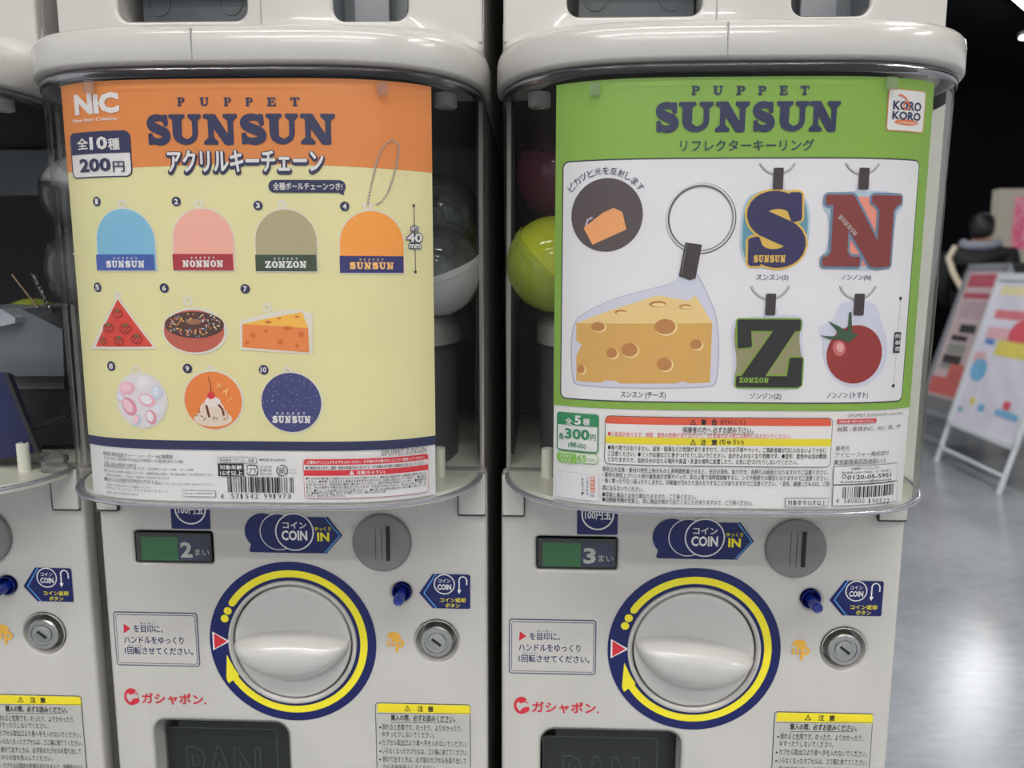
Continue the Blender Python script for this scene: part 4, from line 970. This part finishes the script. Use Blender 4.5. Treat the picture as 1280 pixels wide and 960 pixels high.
    P.pp([(1024, 419), (1036, 424), (1050, 424), (1060, 428), (1072, 418), (1058, 414), (1048, 408), (1034, 401), (1044, 412), (1046, 420), (1034, 420)], TG, 8); P.pp([(1060, 390), (1063, 390), (1064, 418), (1058, 418)], TG, 8)
    P.out('tomato_keyring_picture', root, 'dark red tomato keyring')
    # size bar
    P.disc(1124.5, 373, 2.3, OUTL, 4, n=14); P.disc(1115.5, 482, 2.3, OUTL, 4, n=14)
    for k in range(28):
        t = (k + 1) / 29; P.disc(1124.5 - 9 * t, 373 + 109 * t, .65, OUTL, 4, n=6)
    P.pp([(1117, 415), (1125, 415), (1123, 441), (1115, 441)], OUTL, 5); 
    for ch, y in (('約', 420), ('80', 428), ('mm', 436)): P.text(ch, 1117.5, y - 2.6, 1123.5, y + 2.6, PWHITE, 6, bold=.02, rotd=0)
    P.out('size_mark', root)
    # price
    P.frame(696.5, 516.5, 748.5, 564.5, DGR, PWHITE, 3, 4, 1.6); P.rect(697, 517, 748, 532, DGR, 6, [3, 3, 0, 0])
    P.text('全', 708, 522, 716, 530, PWHITE, 8, bold=.03); P.text('5', 719, 519, 727, 530.5, PWHITE, 8, bold=.06); P.text('種', 729.5, 523, 737.5, 531, PWHITE, 8, bold=.03)
    P.text('各', 699.5, 540.5, 706, 548.5, DGR, 8, bold=.02); P.text('300', 707, 535.5, 737.5, 549, DGR, 8, bold=.05); P.text('円', 738.5, 543, 745, 550.5, DGR, 8, bold=.02); P.text('(税込)', 711, 552.5, 733, 560, DGR, 8, bold=.02)
    P.frame(696.5, 565.5, 748.5, 578.5, LGR, PWHITE, 3, 6, 1); P.rect(697, 566, 721, 578, LGR, 5, [0, 5, 5, 0]); P.text('カプセル', 701, 567.5, 715, 571.5, PWHITE, 7, bold=.02); P.text('サイズ', 702, 573, 714, 577, PWHITE, 7, bold=.02); P.text('65', 721.5, 568, 734, 577, LGR, 7, bold=.04); P.text('mm', 736, 573, 744, 577, LGR, 7)
    P.out('price_badge', root, 'dark green price badge')
    P.frame(695, 591, 748.5, 624, KL, GW, 3, 1, .5)
    for k, ch in enumerate('最新情報'): P.rect(738.5, 595.5 + k * 5, 744, 600.5 + k * 5, KO, 5); P.text(ch, 739, 596 + k * 5, 743.6, 600 + k * 5, PWHITE, 6, bold=.01)
    P.text('は', 739, 616.5, 743.5, 620.5, PINK_, 6)
    for k, ch in enumerate('こちらから'): P.text(ch, 733, 597 + k * 4.4, 736.4, 600.4 + k * 4.4, PINK_, 6)
    for k, ch in enumerate('チェック!'): P.text(ch, 727, 597 + k * 4.4, 730.4, 600.4 + k * 4.4, PINK_, 6)
    P.out('news_box', root)
    # warnings
    P.frame(756, 521.5, 1039, 583, OUTL, PW, 3, 6, .8); OR2 = pm('header_red_orange', 222, 92, 62); Y2 = pm('header_yellow', 232, 214, 42)
    P.rect(757, 522.3, 1038.4, 531.5, OR2, 5, [5, 5, 0, 0]); P.rect(757, 547.5, 1038.4, 556.5, Y2, 5)
    def wt(cx_, y, c1, c2, ya):
        P.pp([(cx_ - 43, y - 4), (cx_ - 47, y + 3.2), (cx_ - 39, y + 3.2)], INK, 6); P.pp([(cx_ - 43, y - 2.4), (cx_ - 45.6, y + 2.5), (cx_ - 40.4, y + 2.5)], ya, 7); P.rect(cx_ - 43.3, y - 1, cx_ - 42.7, y + 1.8, INK, 8)
    wt(909, 527.5, 0, 0, OR2); P.text('警', 876, 524, 882.5, 531, INK, 6, bold=.03); P.text('告', 889, 524, 896, 531, INK, 6, bold=.03); P.text('(けいこく)', 900, 524, 931, 531.3, INK, 6, bold=.02)
    wt(909, 552.5, 0, 0, Y2); P.text('注', 875.5, 549, 882, 556, INK, 6, bold=.03); P.text('意', 889, 549, 896, 556, INK, 6, bold=.03); P.text('(ちゅうい)', 899, 549, 929, 556.3, INK, 6, bold=.02)
    P.text('保護者の方へ 必ずお読み下さい。', 853, 533.5, 941, 540.8, INK, 6, bold=.01); P.line([(853, 541.8), (900, 542.2), (941, 542)], .5, INK, 6)
    P.text('●小部品があります。誤飲、窒息の危険がありますので、3才未満のお子様には絶対に与えないでください。', 760, 541, 988, 547.2, PRED, 6)
    for t, x1, y in (('●食べ物ではありません。誤飲・誤嚥などの危険がありますので、小さなお子様やペット、ご高齢者様が口に入れないよう十分に', 1032, 558.3), ('ご注意ください。●リングは指などに巻きつけたりしないでください。血がかよわなくなり危険です。●変形、変色や火災の原因', 1032, 565.8), ('となりますので、直射日光の当たる場所や高温・多湿な場所に放置したり、火気に近づけたりしないでください。', 996, 573.2)):
        P.text(t, 760, y, x1, y + 6.4, INK, 6, bold=.006)
    P.out('warning_block', root, 'warning block with red and yellow headers')
    for t, x1, y in (('使用上の注意・素材の特性上他のものと長時間密着させると、光沢の消失、貼り付き、色移りの原因となりますのでご注意ください。', 1035, 586), ('・素材の特性上プリント部や着色部が衣類やバッグ、机の上等で長時間接触すると、シミや色移りの原因となりますのでご注意ください。', 1035, 593.2),
                     ('・強く擦ったり引っ張ったりしますと、印刷面が汚れたり消えたりすることがありますのでご注意ください。・変形、破損したものは、ご使', 1036, 600.4), ('用にならないでください。', 804, 607.4), ('●写真と商品とは多少異なりますので、ご了承ください。', 870, 616.8), ('●自動販売機の性質上、同じ商品が続けて出てくることがありますので、ご了承ください。', 940, 624)):
        P.text(t, 753, y, x1, y + 6.2, INK, 4, bold=.006)
    P.frame(981, 622.5, 1034.5, 633.5, GREYINK, PW, 4, 0, .6); P.text('対象年令15才以上', 984, 624.5, 1031.5, 631.5, INK, 6, bold=.01)
    P.text('©PUPPET SUNSUN/P5 committee', 1059, 516, 1127, 520, GREYINK, 4)
    P.rect(1046, 523.5, 1094.5, 529, pm('strip_red', 208, 60, 66), 4); P.text('本品は食べ物ではありません。', 1048, 524.4, 1092, 528.2, PW, 5, bold=.01)
    P.text('材質 : 本体:PVC、PU、鉄、PP', 1046, 532, 1124, 538.5, PINK_, 4); P.text('発売元', 1044, 557, 1061, 563, PINK_, 4)
    P.text('アイピーフォー株式会社', 1043, 564.5, 1110, 570.5, PINK_, 4); P.text('東京都豊島区西池袋5-1-3', 1042, 573.5, 1105, 580, PINK_, 4)
    P.frame(1041, 581.5, 1120, 604, GREYINK, PW, 4, 0, .5); P.text('お客様サービスセンター', 1063, 583, 1098, 586.8, PINK_, 6); P.text('受付時間 10:00〜17:00(土・日・祝を除く)', 1051, 588, 1112, 591.6, PINK_, 6)
    P.text('0120-05-5951', 1058, 592.5, 1112, 598, PINK_, 6, bold=.015); P.ring(1054, 595.2, 2.2, 1, PINK_, 6); P.text('E-mail:support@ifans.co.jp', 1050, 599.3, 1112, 603, PINK_, 6, bold=.01)
    P.frame(1040, 605, 1119.5, 630.5, GREYINK, PW, 4, 0, .5); bars('4580800190522', P, 1052, 607, 1114.5, 621, INK, 6)
    for i, c_ in enumerate('4580800190522'):
        x = 1044 if i == 0 else (1054 + (i - 1) * 4.4 if i < 7 else 1084.5 + (i - 7) * 4.4); P.text(c_, x, 622.5, x + 3.2 if c_ != '1' else x + 1.6, 628.5, INK, 6)
    P.out('maker_small_print', root)
    return root
PO1 = poster_orange(); PO2 = poster_green()
CLIP = clear('clip_clear', (.92, .92, .92, 1), .08, 1.2, haze=.06)
# clear hook tabs that hold the posters at the top
for cx, xs, nm in ((CX, ((475, 113), (106, 112)), 'clear hook holding the orange poster by its top edge'), (MACH[2], ((744, 114), (1118, 108)), 'clear hook holding the green poster by its top edge')):
    for k_, (x_, y_) in enumerate(xs):
        a_ = onY(x_, y_, -.083); m = MB(); 0 and m.box(a_[0] - .010, a_[0] + .010, -plan(0, 1, 0) - abs(plan(a_[0] - cx, .139, .0845)), -abs(plan(a_[0] - cx, .139, .0845)) + .0008, a_[1] + CZ - .0035, a_[1] + CZ + .004); m.box(a_[0] - .003, a_[0] + .003, -abs(plan(a_[0] - cx, .139, .0845)) - .0001, -abs(plan(a_[0] - cx, .139, .0845)) + .001, a_[1] + CZ - .001, a_[1] + CZ + .006)
        o = m.out('poster_clip', CLIP, None, loc=(a_[0], -.08, a_[1] + CZ)); tag(o, 'clear plastic clip on the %s end of the top edge of the %s poster' % ('right' if a_[0] > cx else 'left', 'orange' if cx == CX else 'green'), 'clip')
# ------------------------------------------------------------------ capsules behind the clear domes
def capsule(name, px_, Y, r, lo, hi, tilt, label, grp=None, inner=None):
    x, z = onY(px_[0], px_[1], Y); c = Vector((x, Y, z + CZ))
    o = empty(name, c, label, 'capsule', grp); ax = Vector((math.sin(tilt[0]) , math.sin(tilt[1]), 1)).normalized()
    n = 18
    m = MB(); m.lathe([(r * math.cos(t), r * math.sin(t)) for t in np.linspace(-PI / 2, 0.0, n)], c, ax, 36); m.out('lower_half', lo, o, smooth=60)
    m = MB(); m.lathe([(r * .985 * math.cos(t), r * .985 * math.sin(t)) for t in np.linspace(0.02, PI / 2, n)], c, ax, 36); m.out('upper_half', hi, o, smooth=60)
    m = MB(); m.lathe([(r * 1.0, -.0022), (r * 1.018, -.002), (r * 1.02, .002), (r * .985, .0026)], c, ax, 36); m.out('seam_ring', lo, o, smooth=40)
    if inner:
        m = MB(); rnd = random.Random(px_[0]); 
        for k in range(3):
            cc = c + Vector((rnd.uniform(-.3, .3), rnd.uniform(-.2, .2), rnd.uniform(-.4, .1))) * r; aa = Vector((rnd.random() - .5, rnd.random() - .5, rnd.random() - .5)).normalized()
            m.lathe([(0, 0), (r * .42, .001), (r * .45, .003), (r * .3, .005), (0, .006)], cc, aa, 9)
        m.out('prize_packet', inner, o, smooth=30)
    return o
CLR = clear('capsule_clear', (.86, .89, .88, 1), .05, 1.3, haze=.10)
LIME = clear('capsule_lime', (.70, .82, .18, 1), .06, 1.2, haze=.75, hazecol=rgb(236, 248, 70))
LIME2 = clear('capsule_lime_pale', (.8, .86, .4, 1), .06, 1.2, haze=.65, hazecol=rgb(215, 235, 90))
MARO = clear('capsule_maroon', (.30, .10, .16, 1), .06, 1.1, haze=.6, hazecol=rgb(120, 56, 76)); MARO2 = clear('capsule_maroon_pale', (.5, .3, .38, 1), .06, 1.2, haze=.35, hazecol=rgb(110, 62, 76))
MILK = clear('capsule_milky', (.8, .8, .8, 1), .08, 1.2, haze=.75, hazecol=rgb(245, 245, 245))
PKT = mat('foil_packet', rgb(150, 160, 150), .35, noise=.5, nscale=120, dark=rgb(60, 110, 90))
capsule('capsule', (693, 330), .020, .0345, LIME2, LIME, (1.2, -.4), 'lime yellow capsule sitting left of the green poster, in front of the maroon one', None, None)
capsule('capsule', (697, 218), .045, .033, MARO, MARO2, (.3, .2), 'dark maroon capsule above the lime one, left of the green poster')
capsule('capsule', (545, 338), .022, .033, MILK, CLR, (-.3, -.25), 'clear and milky capsule right of the orange poster, lower one resting on the white lid', None, PKT)
capsule('capsule', (548, 272), .052, .033, CLR, CLR, (.6, .3), 'clear capsule above the milky one, right of the orange poster', None, PKT)
capsule('capsule', (107, 245), .030, .030, CLR, MILK, (.2, .2), 'clear capsule showing its rim left of the orange poster, upper one', None, PKT)
capsule('capsule', (116, 335), .030, .032, CLR, CLR, (.5, .2), 'clear capsule showing its rim left of the orange poster, lower one', None, PKT)
# ------------------------------------------------------------------ inside the left machine
cx = MACH[0]
for c in kids(M0):
    if c.name.split('.')[0] in ('rotor_lid', 'rotor_housing'):
        for g in kids(c): bpy.data.objects.remove(g)
        bpy.data.objects.remove(c)
SMK = mat('hopper_smoke_grey', rgb(112, 118, 124), .25, noise=.1, nscale=12)
t = empty('capsule_hopper', (cx, .06, CZ - .10), 'smoke grey plastic hopper with a stepped rim inside the left machine', 'hopper')
def hp(pts, y0, y1, name, mt):
    V = [(onY(x, y, y0)[0], y0, onY(x, y, y0)[1] + CZ) for x, y in pts] + [(onY(x, y, y0)[0], y1, onY(x, y, y0)[1] + CZ) for x, y in pts]; n = len(pts)
    F = [tuple(range(n)), tuple(range(n, 2 * n))[::-1]] + [(i, i + n, (i + 1) % n + n, (i + 1) % n) for i in range(n)]
    m = MB().add(V, F); return m.out(name, mt, t)
hp([(-60, 384), (0, 386), (19, 397), (19, 404), (0, 408), (-60, 408)], .02, .12, 'rim', mat('rim_grey', rgb(168, 174, 182), .3, noise=.06))
hp([(-60, 405), (19, 403), (21, 386), (26, 386), (78, 412), (80, 470), (-60, 470)], .03, .14, 'hopper_wall', SMK)
hp([(-60, 470), (80, 470), (80, 486), (-60, 486)], .045, .14, 'hopper_base', HGREY)
YC = capsule('capsule', (44, 416), .10, .030, LIME, LIME2, (.4, 1), 'yellow capsule just showing over the grey hopper in the left machine')
hp([(-60, 486), (92, 486), (92, 556), (-60, 560)], .050, .13, 'dark_block', DARK)  # dark block added to fill the space below the hopper
rod = mat('rod_steel', rgb(140, 120, 95), .35, .9, noise=.2)
def w3(x, y, Y): a = onY(x, y, Y); return (a[0], Y, a[1] + CZ)
m = MB(); m.tube([w3(15, 343, .06), w3(72, 416, .06)], .0009, 8); o = m.out('metal_rod', rod, None, loc=w3(15, 343, .06), smooth=40); tag(o, 'thin brown metal rod leaning left of the coil spring in the left machine', 'rod')
m = MB(); a = Vector(w3(42, 342, .055)); b2 = Vector(w3(74, 410, .055)); d = (b2 - a); L_ = d.length; d.normalize(); u = d.orthogonal().normalized(); v = d.cross(u)
m.tube([a + d * (L_ * k / 360) + (u * math.cos(k * .45) + v * math.sin(k * .45)) * .0016 for k in range(361)], .0005, 5); o = m.out('coil_spring', STEEL, None, loc=a, smooth=40); tag(o, 'steel coil spring leaning above the grey hopper in the left machine', 'spring')
# dark blue wedge plate and clear cap on the shelf
t2 = empty('blue_plate', w3(10, 560, .0), 'dark navy triangular plate standing on the shelf of the left machine', 'plate')
def pr(pts, y0, y1, name, mt, root):
    global t
    t = root; return hp(pts, y0, y1, name, mt)
pr([(-90, 455), (8, 468), (46, 566), (-90, 590)], -.01, -.004, 'plate_body', mat('plate_navy', rgb(26, 34, 84), .3, noise=.2, nscale=20), t2)
pr([(4, 466), (9, 467), (49, 566), (44, 567)], -.012, -.0095, 'plate_edge', DGREY, t2)
c = w3(68, 580, -.01)
m = MB(); m.lathe([(.0085, 0), (.0085, .007), (.0095, .0075), (.0092, .010), (.003, .0115), (.0025, .014), (0, .0145)], (c[0], c[1], CZ - .1393), (0, 0, 1), 28); o = m.out('clear_cap', CLR, None, loc=(c[0], c[1], CZ - .1393), smooth=40); tag(o, 'small clear screw cap on the shelf of the left machine beside the white post', 'cap')
c = w3(64, 545, .02)
m = MB(); m.tube([w3(34, 540, .03), w3(60, 530, .03), w3(84, 520, .03)], [.003, .0035, .002], 8); o = m.out('cable', DGREY, None, loc=w3(34, 540, .03), smooth=40); tag(o, 'dark loose cable lying behind the white post in the left machine', 'cable')
# cream strip added to carry the bright sheen of the right dome's side wall
m = MB(); cx = MACH[2]
ys = np.linspace(.010, -.058, 16)
def sx(y, wd): return wd * max(0, 1 - (abs(min(y, 0)) / .0835) ** DM) ** (1 / DN)
m.loft([[(cx + sx(y, .1385 + .002 * (z > 0)), y, z + CZ) for y in ys] for z in (-.1375, -.05, .05, .108)], False, False)
o = m.out('dome_side_sheen', clear('sheen_milky', (.8, .8, .75, 1), .2, .4, haze=.96, hazecol=rgb(255, 255, 240), sheer=.93), M2, smooth=60, fix=False) if False else None
me_o = m.out('dome_side_sheen', clear('sheen_milky', (.8, .8, .75, 1), .2, .4, haze=.96, hazecol=rgb(255, 255, 240), sheer=.93), None, smooth=60, fix=False)
me_o.data.transform(Matrix.Translation((-cx, 0, 0))); me_o.parent = M2

# ------------------------------------------------------------------ standing signs on the floor, right
ALU = mat('sign_white_frame', rgb(214, 218, 224), .35, noise=.04); ALG = mat('sign_grey_frame', rgb(150, 156, 162), .35, .3, noise=.06)
def asign(foot, d, ln, wd, label, frame, pics, lean=12, name='standing_sign'):
    F = onZ(foot[0], foot[1], -CZ); F = Vector((F[0], F[1], 0)); d = Vector((d[0], d[1], 0)).normalized(); n = Vector((-d.y, d.x, 0))
    if n.x < 0: n = -n
    up = (n * math.sin(math.radians(lean)) + Vector((0, 0, 1)) * math.cos(math.radians(lean))); nf = d.cross(up).normalized()
    if nf.x > 0: nf = -nf
    root = empty(name, F, label, 'sign')
    def at(u, v, o_=0): return F + d * u + up * v + nf * o_
    def slab(u0, u1, v0, v1, o0, o1, nm, mt, par=root):
        V = [at(u, v, o_) for o_ in (o0, o1) for v in (v0, v1) for u in (u0, u1)]
        m = MB().add(V, [(0, 2, 3, 1), (4, 5, 7, 6), (0, 1, 5, 4), (2, 6, 7, 3), (0, 4, 6, 2), (1, 3, 7, 5)]); return m.out(nm, mt, par)
    for u in (0, wd):
        m = MB(); m.tube([at(u, 0), at(u, ln)], .014, 10); m.out('leg', frame, root, smooth=50)
    top = at(wd / 2, ln); back = Vector((up.x * -1, up.y * -1, up.z)); 
    for u in (0, wd):
        m = MB(); tp = at(u, ln); m.tube([tp, Vector((tp.x + (tp.x - at(u, 0).x) * .9 + n.x * .12, tp.y + n.y * .3, 0.0))], .012, 10); m.out('rear_leg', frame, root, smooth=50)
    m = MB(); m.tube([at(0, .10), at(wd, .10)], .012, 10); m.out('crossbar', frame, root, smooth=50)
    v0 = .27
    slab(0, wd, v0, ln, -.008, .006, 'panel', PWHITE)
    for (a_, b_, c_, e_) in ((-.012, wd + .012, ln - .03, ln + .012), (-.012, wd + .012, v0 - .012, v0 + .02), (-.012, .022, v0, ln), (wd - .022, wd + .012, v0, ln)): slab(a_, b_, c_, e_, .004, .018, 'frame_bar', frame)
    H_ = ln - v0
    for i, (kind, u0, v1, u1, v2, mt) in enumerate(pics):
        a_, b_, c_, e_ = .025 + u0 * (wd - .05), .025 + u1 * (wd - .05), v0 + .02 + v1 * (H_ - .05), v0 + .02 + v2 * (H_ - .05)
        o_ = .0065 + i * .0003
        if kind == 'r': pts = [(a_, c_), (b_, c_), (b_, e_), (a_, e_)]
        else: pts = [((a_ + b_) / 2 + (b_ - a_) / 2 * math.cos(t_), (c_ + e_) / 2 + (e_ - c_) / 2 * math.sin(t_)) for t_ in np.linspace(0, 2 * PI, 25)[:-1]]
        m = MB(); m.add([at(u, v, o_) for u, v in pts] + [at(u, v, o_ + .0002) for u, v in pts], [tuple(range(len(pts), 2 * len(pts)))]); m.out('printed_patch', mt, root, fix=False)
    return root
def sm_(n_, r, g, b_): return mat('sign_' + n_, rgb(r, g, b_), .4, noise=.12, nscale=8)
asign((1133, 556), (.066, -1), 1.32, .40, 'grey framed standing sign with dark red and black print, the left and farther one', ALG,
      [('r', 0, 0, 1, 1, sm_('grey_pink', 196, 176, 180)), ('r', .04, .88, .96, .97, sm_('crimson', 178, 88, 104)), ('r', .05, .80, .9, .84, sm_('crimson', 178, 88, 104)), ('r', .1, .66, .85, .78, sm_('mauve', 182, 160, 166)),
       ('r', .3, .56, .8, .62, sm_('black', 66, 62, 62)), ('r', .15, .50, .65, .54, sm_('black', 66, 62, 62)), ('r', .15, .41, .72, .48, sm_('dim', 142, 146, 140)), ('r', .12, .34, .70, .40, sm_('black', 66, 62, 62)), ('r', .1, .30, .60, .34, sm_('dim', 142, 146, 140)),
       ('r', .0, .12, 1, .24, sm_('vermilion', 196, 104, 98)), ('r', .45, .22, 1, .34, sm_('vermilion', 196, 104, 98)), ('r', .0, .0, 1, .10, sm_('dim2', 120, 122, 124))], lean=16)
asign((1170, 577), (-.054, -1), 1.24, .757, 'white framed standing sign with bright coloured print, the right and nearer one', ALU,
      [('r', 0, 0, 1, 1, sm_('lilac_white', 226, 224, 238)), ('r', .06, .90, .9, .96, sm_('cream', 236, 226, 180)), ('r', .1, .74, .9, .80, sm_('rose', 226, 130, 140)), ('r', .08, .60, .8, .68, sm_('pale_rose', 232, 186, 192)), ('c', .42, .56, .72, .74, sm_('cherry', 226, 96, 110)),
       ('r', .3, .50, 1, .60, sm_('lemon', 234, 220, 110)), ('r', .1, .56, .25, .6, sm_('blue', 110, 150, 214)), ('r', .0, .42, .2, .50, sm_('pale_rose', 232, 186, 192)), ('c', .02, .30, .28, .46, sm_('sky', 124, 186, 226)),
       ('r', .35, .12, .45, .17, sm_('sky', 124, 186, 226)), ('c', .2, .14, .27, .2, sm_('lemon', 234, 220, 110)), ('r', .62, .13, .95, .17, sm_('sky', 124, 186, 226)), ('r', .7, .18, .8, .23, sm_('cherry', 226, 96, 110)), ('r', .05, .08, .11, .11, sm_('sky', 124, 186, 226))], lean=14)
# pink poster on the partition
q0 = onY(1271, 246, 5.98); q1 = onY(1330, 312, 5.98)
m = MB(); m.box(q0[0], q1[0], 5.985, 5.999, q1[1] + CZ, q0[1] + CZ); o = m.out('wall_poster', mat('poster_pink', rgb(236, 84, 128), .5, noise=.35, nscale=9, dark=rgb(240, 190, 205)), None, loc=(q0[0], 5.99, q0[1] + CZ)); tag(o, 'bright pink poster on the beige partition at the right edge', 'poster')

# ------------------------------------------------------------------ people in the background
def skin_fig(name, verts, edges, radii, root, mt, sub=2):
    me = bpy.data.meshes.new(name); me.from_pydata([tuple(Vector(v) - ORG[root]) for v in verts], edges, [])
    o = bpy.data.objects.new(name, me); COL.objects.link(o)
    s_ = o.modifiers.new('skin', 'SKIN'); s_.use_smooth_shade = True; o.modifiers.new('sub', 'SUBSURF').levels = sub
    for i, r in enumerate(radii): me.skin_vertices[0].data[i].radius = r if isinstance(r, tuple) else (r, r)
    me.skin_vertices[0].data[0].use_root = True
    bpy.context.view_layer.update(); dg = bpy.context.evaluated_depsgraph_get()
    me2 = bpy.data.meshes.new_from_object(o.evaluated_get(dg)); bpy.data.objects.remove(o)
    for p in me2.polygons: p.use_smooth = True
    me2.materials.clear(); me2.materials.append(mt)
    ob = bpy.data.objects.new(name, me2); COL.objects.link(ob); ob.parent = root; ORG[ob] = ORG[root]
    return ob
SKIN = mat('skin', rgb(206, 160, 136), .5, noise=.08); HAIR = mat('hair_black', rgb(20, 18, 20), .5, noise=.3, nscale=60); JKT = mat('jacket_black', rgb(24, 25, 29), .7, noise=.2, nscale=12); TROU = mat('trousers_dark', rgb(34, 35, 40), .7, noise=.2, nscale=12)
def person(px_, Y, hgt, yaw, label, collar=None, strap=None):
    x, z = onY(px_[0], px_[1], Y); base = Vector((x, Y, 0)); R_ = empty('person', base, label, 'person')
    def q(u, v, w_):
        c, s_ = math.cos(yaw), math.sin(yaw); return base + Vector((u * c - v * s_, u * s_ + v * c, w_)) * (hgt / 1.7) if False else base + Vector(((u * c - v * s_) * hgt / 1.7, (u * s_ + v * c) * hgt / 1.7, w_ * hgt / 1.7))
    # facing -v (local); v positive is the back
    V = [(0, 0, .95), (0, .01, 1.12), (0, .02, 1.30), (0, .02, 1.42), (0, .0, 1.49), (0, -.01, 1.56), (0, -.02, 1.64),
         (-.19, .02, 1.40), (-.25, .03, 1.14), (-.20, -.14, 1.00), (-.15, -.24, 1.02),
         (.19, .02, 1.40), (.25, .03, 1.14), (.20, -.14, 1.00), (.15, -.24, 1.02),
         (-.10, 0, .86), (-.11, -.02, .48), (-.11, .03, .09), (-.12, -.12, .04), (.10, 0, .86), (.11, .02, .48), (.11, .05, .09), (.12, -.08, .04)]
    E_ = [(0, 1), (1, 2), (2, 3), (3, 4), (4, 5), (5, 6), (3, 7), (7, 8), (8, 9), (9, 10), (3, 11), (11, 12), (12, 13), (13, 14), (0, 15), (15, 16), (16, 17), (17, 18), (0, 19), (19, 20), (20, 21), (21, 22)]
    rad = [(.16, .12), (.15, .11), (.17, .12), (.13, .09), .055, (.075, .085), (.07, .085), .075, .055, .042, .035, .075, .055, .042, .035, .095, .065, .045, .04, .095, .065, .045, .04]
    rad = [tuple(k * hgt / 1.7 for k in r) if isinstance(r, tuple) else r * hgt / 1.7 for r in rad]
    body = skin_fig('body', [q(*v) for v in V], E_, rad, R_, JKT)
    # skin, jacket and trousers on one continuous surface
    me = body.data; me.materials.append(SKIN); me.materials.append(TROU)
    for p in me.polygons:
        h_ = (p.center.z) / (hgt / 1.7)
        p.material_index = 1 if (h_ > 1.49) else (2 if h_ < .88 else 0)
    hr = skin_fig('hair', [q(0, .03, 1.52), q(0, .03, 1.60), q(0, .01, 1.68), q(0, -.02, 1.72)], [(0, 1), (1, 2), (2, 3)], [k * hgt / 1.7 for k in (.075, .10, .10, .06)], R_, HAIR)
    jk = skin_fig('jacket', [q(0, .01, .86), q(0, .01, 1.12), q(0, .02, 1.32), q(0, .02, 1.41), q(-.19, .02, 1.39), q(-.26, .03, 1.14), q(-.2, -.13, 1.01), q(.19, .02, 1.39), q(.26, .03, 1.14), q(.2, -.13, 1.01)],
                  [(0, 1), (1, 2), (2, 3), (3, 4), (4, 5), (5, 6), (3, 7), (7, 8), (8, 9)], [(.20, .15), (.185, .14), (.2, .14), (.15, .11), .1, .075, .058, .1, .075, .058], R_, JKT)
    for s_ in (-1, 1):
        m = MB(); e = q(s_ * .078, -.01, 1.60); m.lathe([(.0, -.008), (.018, -.006), (.022, .002), (.012, .008), (0, .008)], e, (math.cos(yaw) * s_, math.sin(yaw) * s_, 0), 12); m.out('ear', SKIN, R_, smooth=50)
        ey = q(s_ * .032, -.092, 1.60); m = MB(); m.lathe([(0, .006), (.008, .004), (.011, 0)], ey, (math.sin(yaw), -math.cos(yaw), 0), 12); m.out('eye', HAIR, R_, smooth=50)
    m = MB(); m.tube([q(0, -.088, 1.60), q(0, -.108, 1.565), q(0, -.092, 1.555)], [.006, .013, .008], 8); m.out('nose', SKIN, R_, smooth=60)
    m = MB(); m.tube([q(-.024, -.088, 1.525), q(0, -.096, 1.523), q(.024, -.088, 1.525)], [.003, .005, .003], 8); m.out('mouth', mat('lips', rgb(170, 96, 90), .5, noise=.1), R_, smooth=60)
    for s_ in (-1, 1):      # small relaxed hands
        w0 = Vector((s_ * .15, -.24, 1.02))
        for k in range(5):
            dv = Vector(((k - 2) * .014 * -s_, -.02 if k == 0 else -.055, -.02)); p0 = w0 + Vector(((k - 2) * .012 * -s_, -.02, 0)); 
            m = MB(); m.tube([q(*(w0)), q(*p0), q(*(p0 + dv)), q(*(p0 + dv * 1.5 + Vector((0, 0, -.02))))], [.016, .011, .010, .008], 8); m.out('finger', SKIN, R_, smooth=60)
    if collar:
        m = MB(); pts = [q(.115 * math.cos(t_) , .02 + .10 * math.sin(t_), 1.495 - .02 * math.sin(t_)) for t_ in np.linspace(-.4, PI + .4, 14)]; m.tube(pts, [.02] + [.036] * 12 + [.02], 10); m.out('hood_lining', collar, R_, smooth=60)
    if strap:
        m = MB(); pts = [q(.17, .06, 1.47), q(.205, .13, 1.38), q(.16, .19, 1.26), q(.07, .21, 1.10), q(-.03, .20, .96)]; m.tube([Vector(p_) for p_ in pts], .022, 8); m.out('bag_strap', strap, R_, smooth=60)
    return R_
person((1226, 300), 5.6, 1.65, 2.6, 'person in black jacket with grey hood lining and cream strap, behind the signs', mat('hood_grey', rgb(146, 150, 164), .6, noise=.1), mat('strap_cream', rgb(222, 208, 186), .6, noise=.1))
person((1306, 310), 5.15, 1.50, 2.7, 'person in black cut by the right edge, seen from behind over the nearer sign')
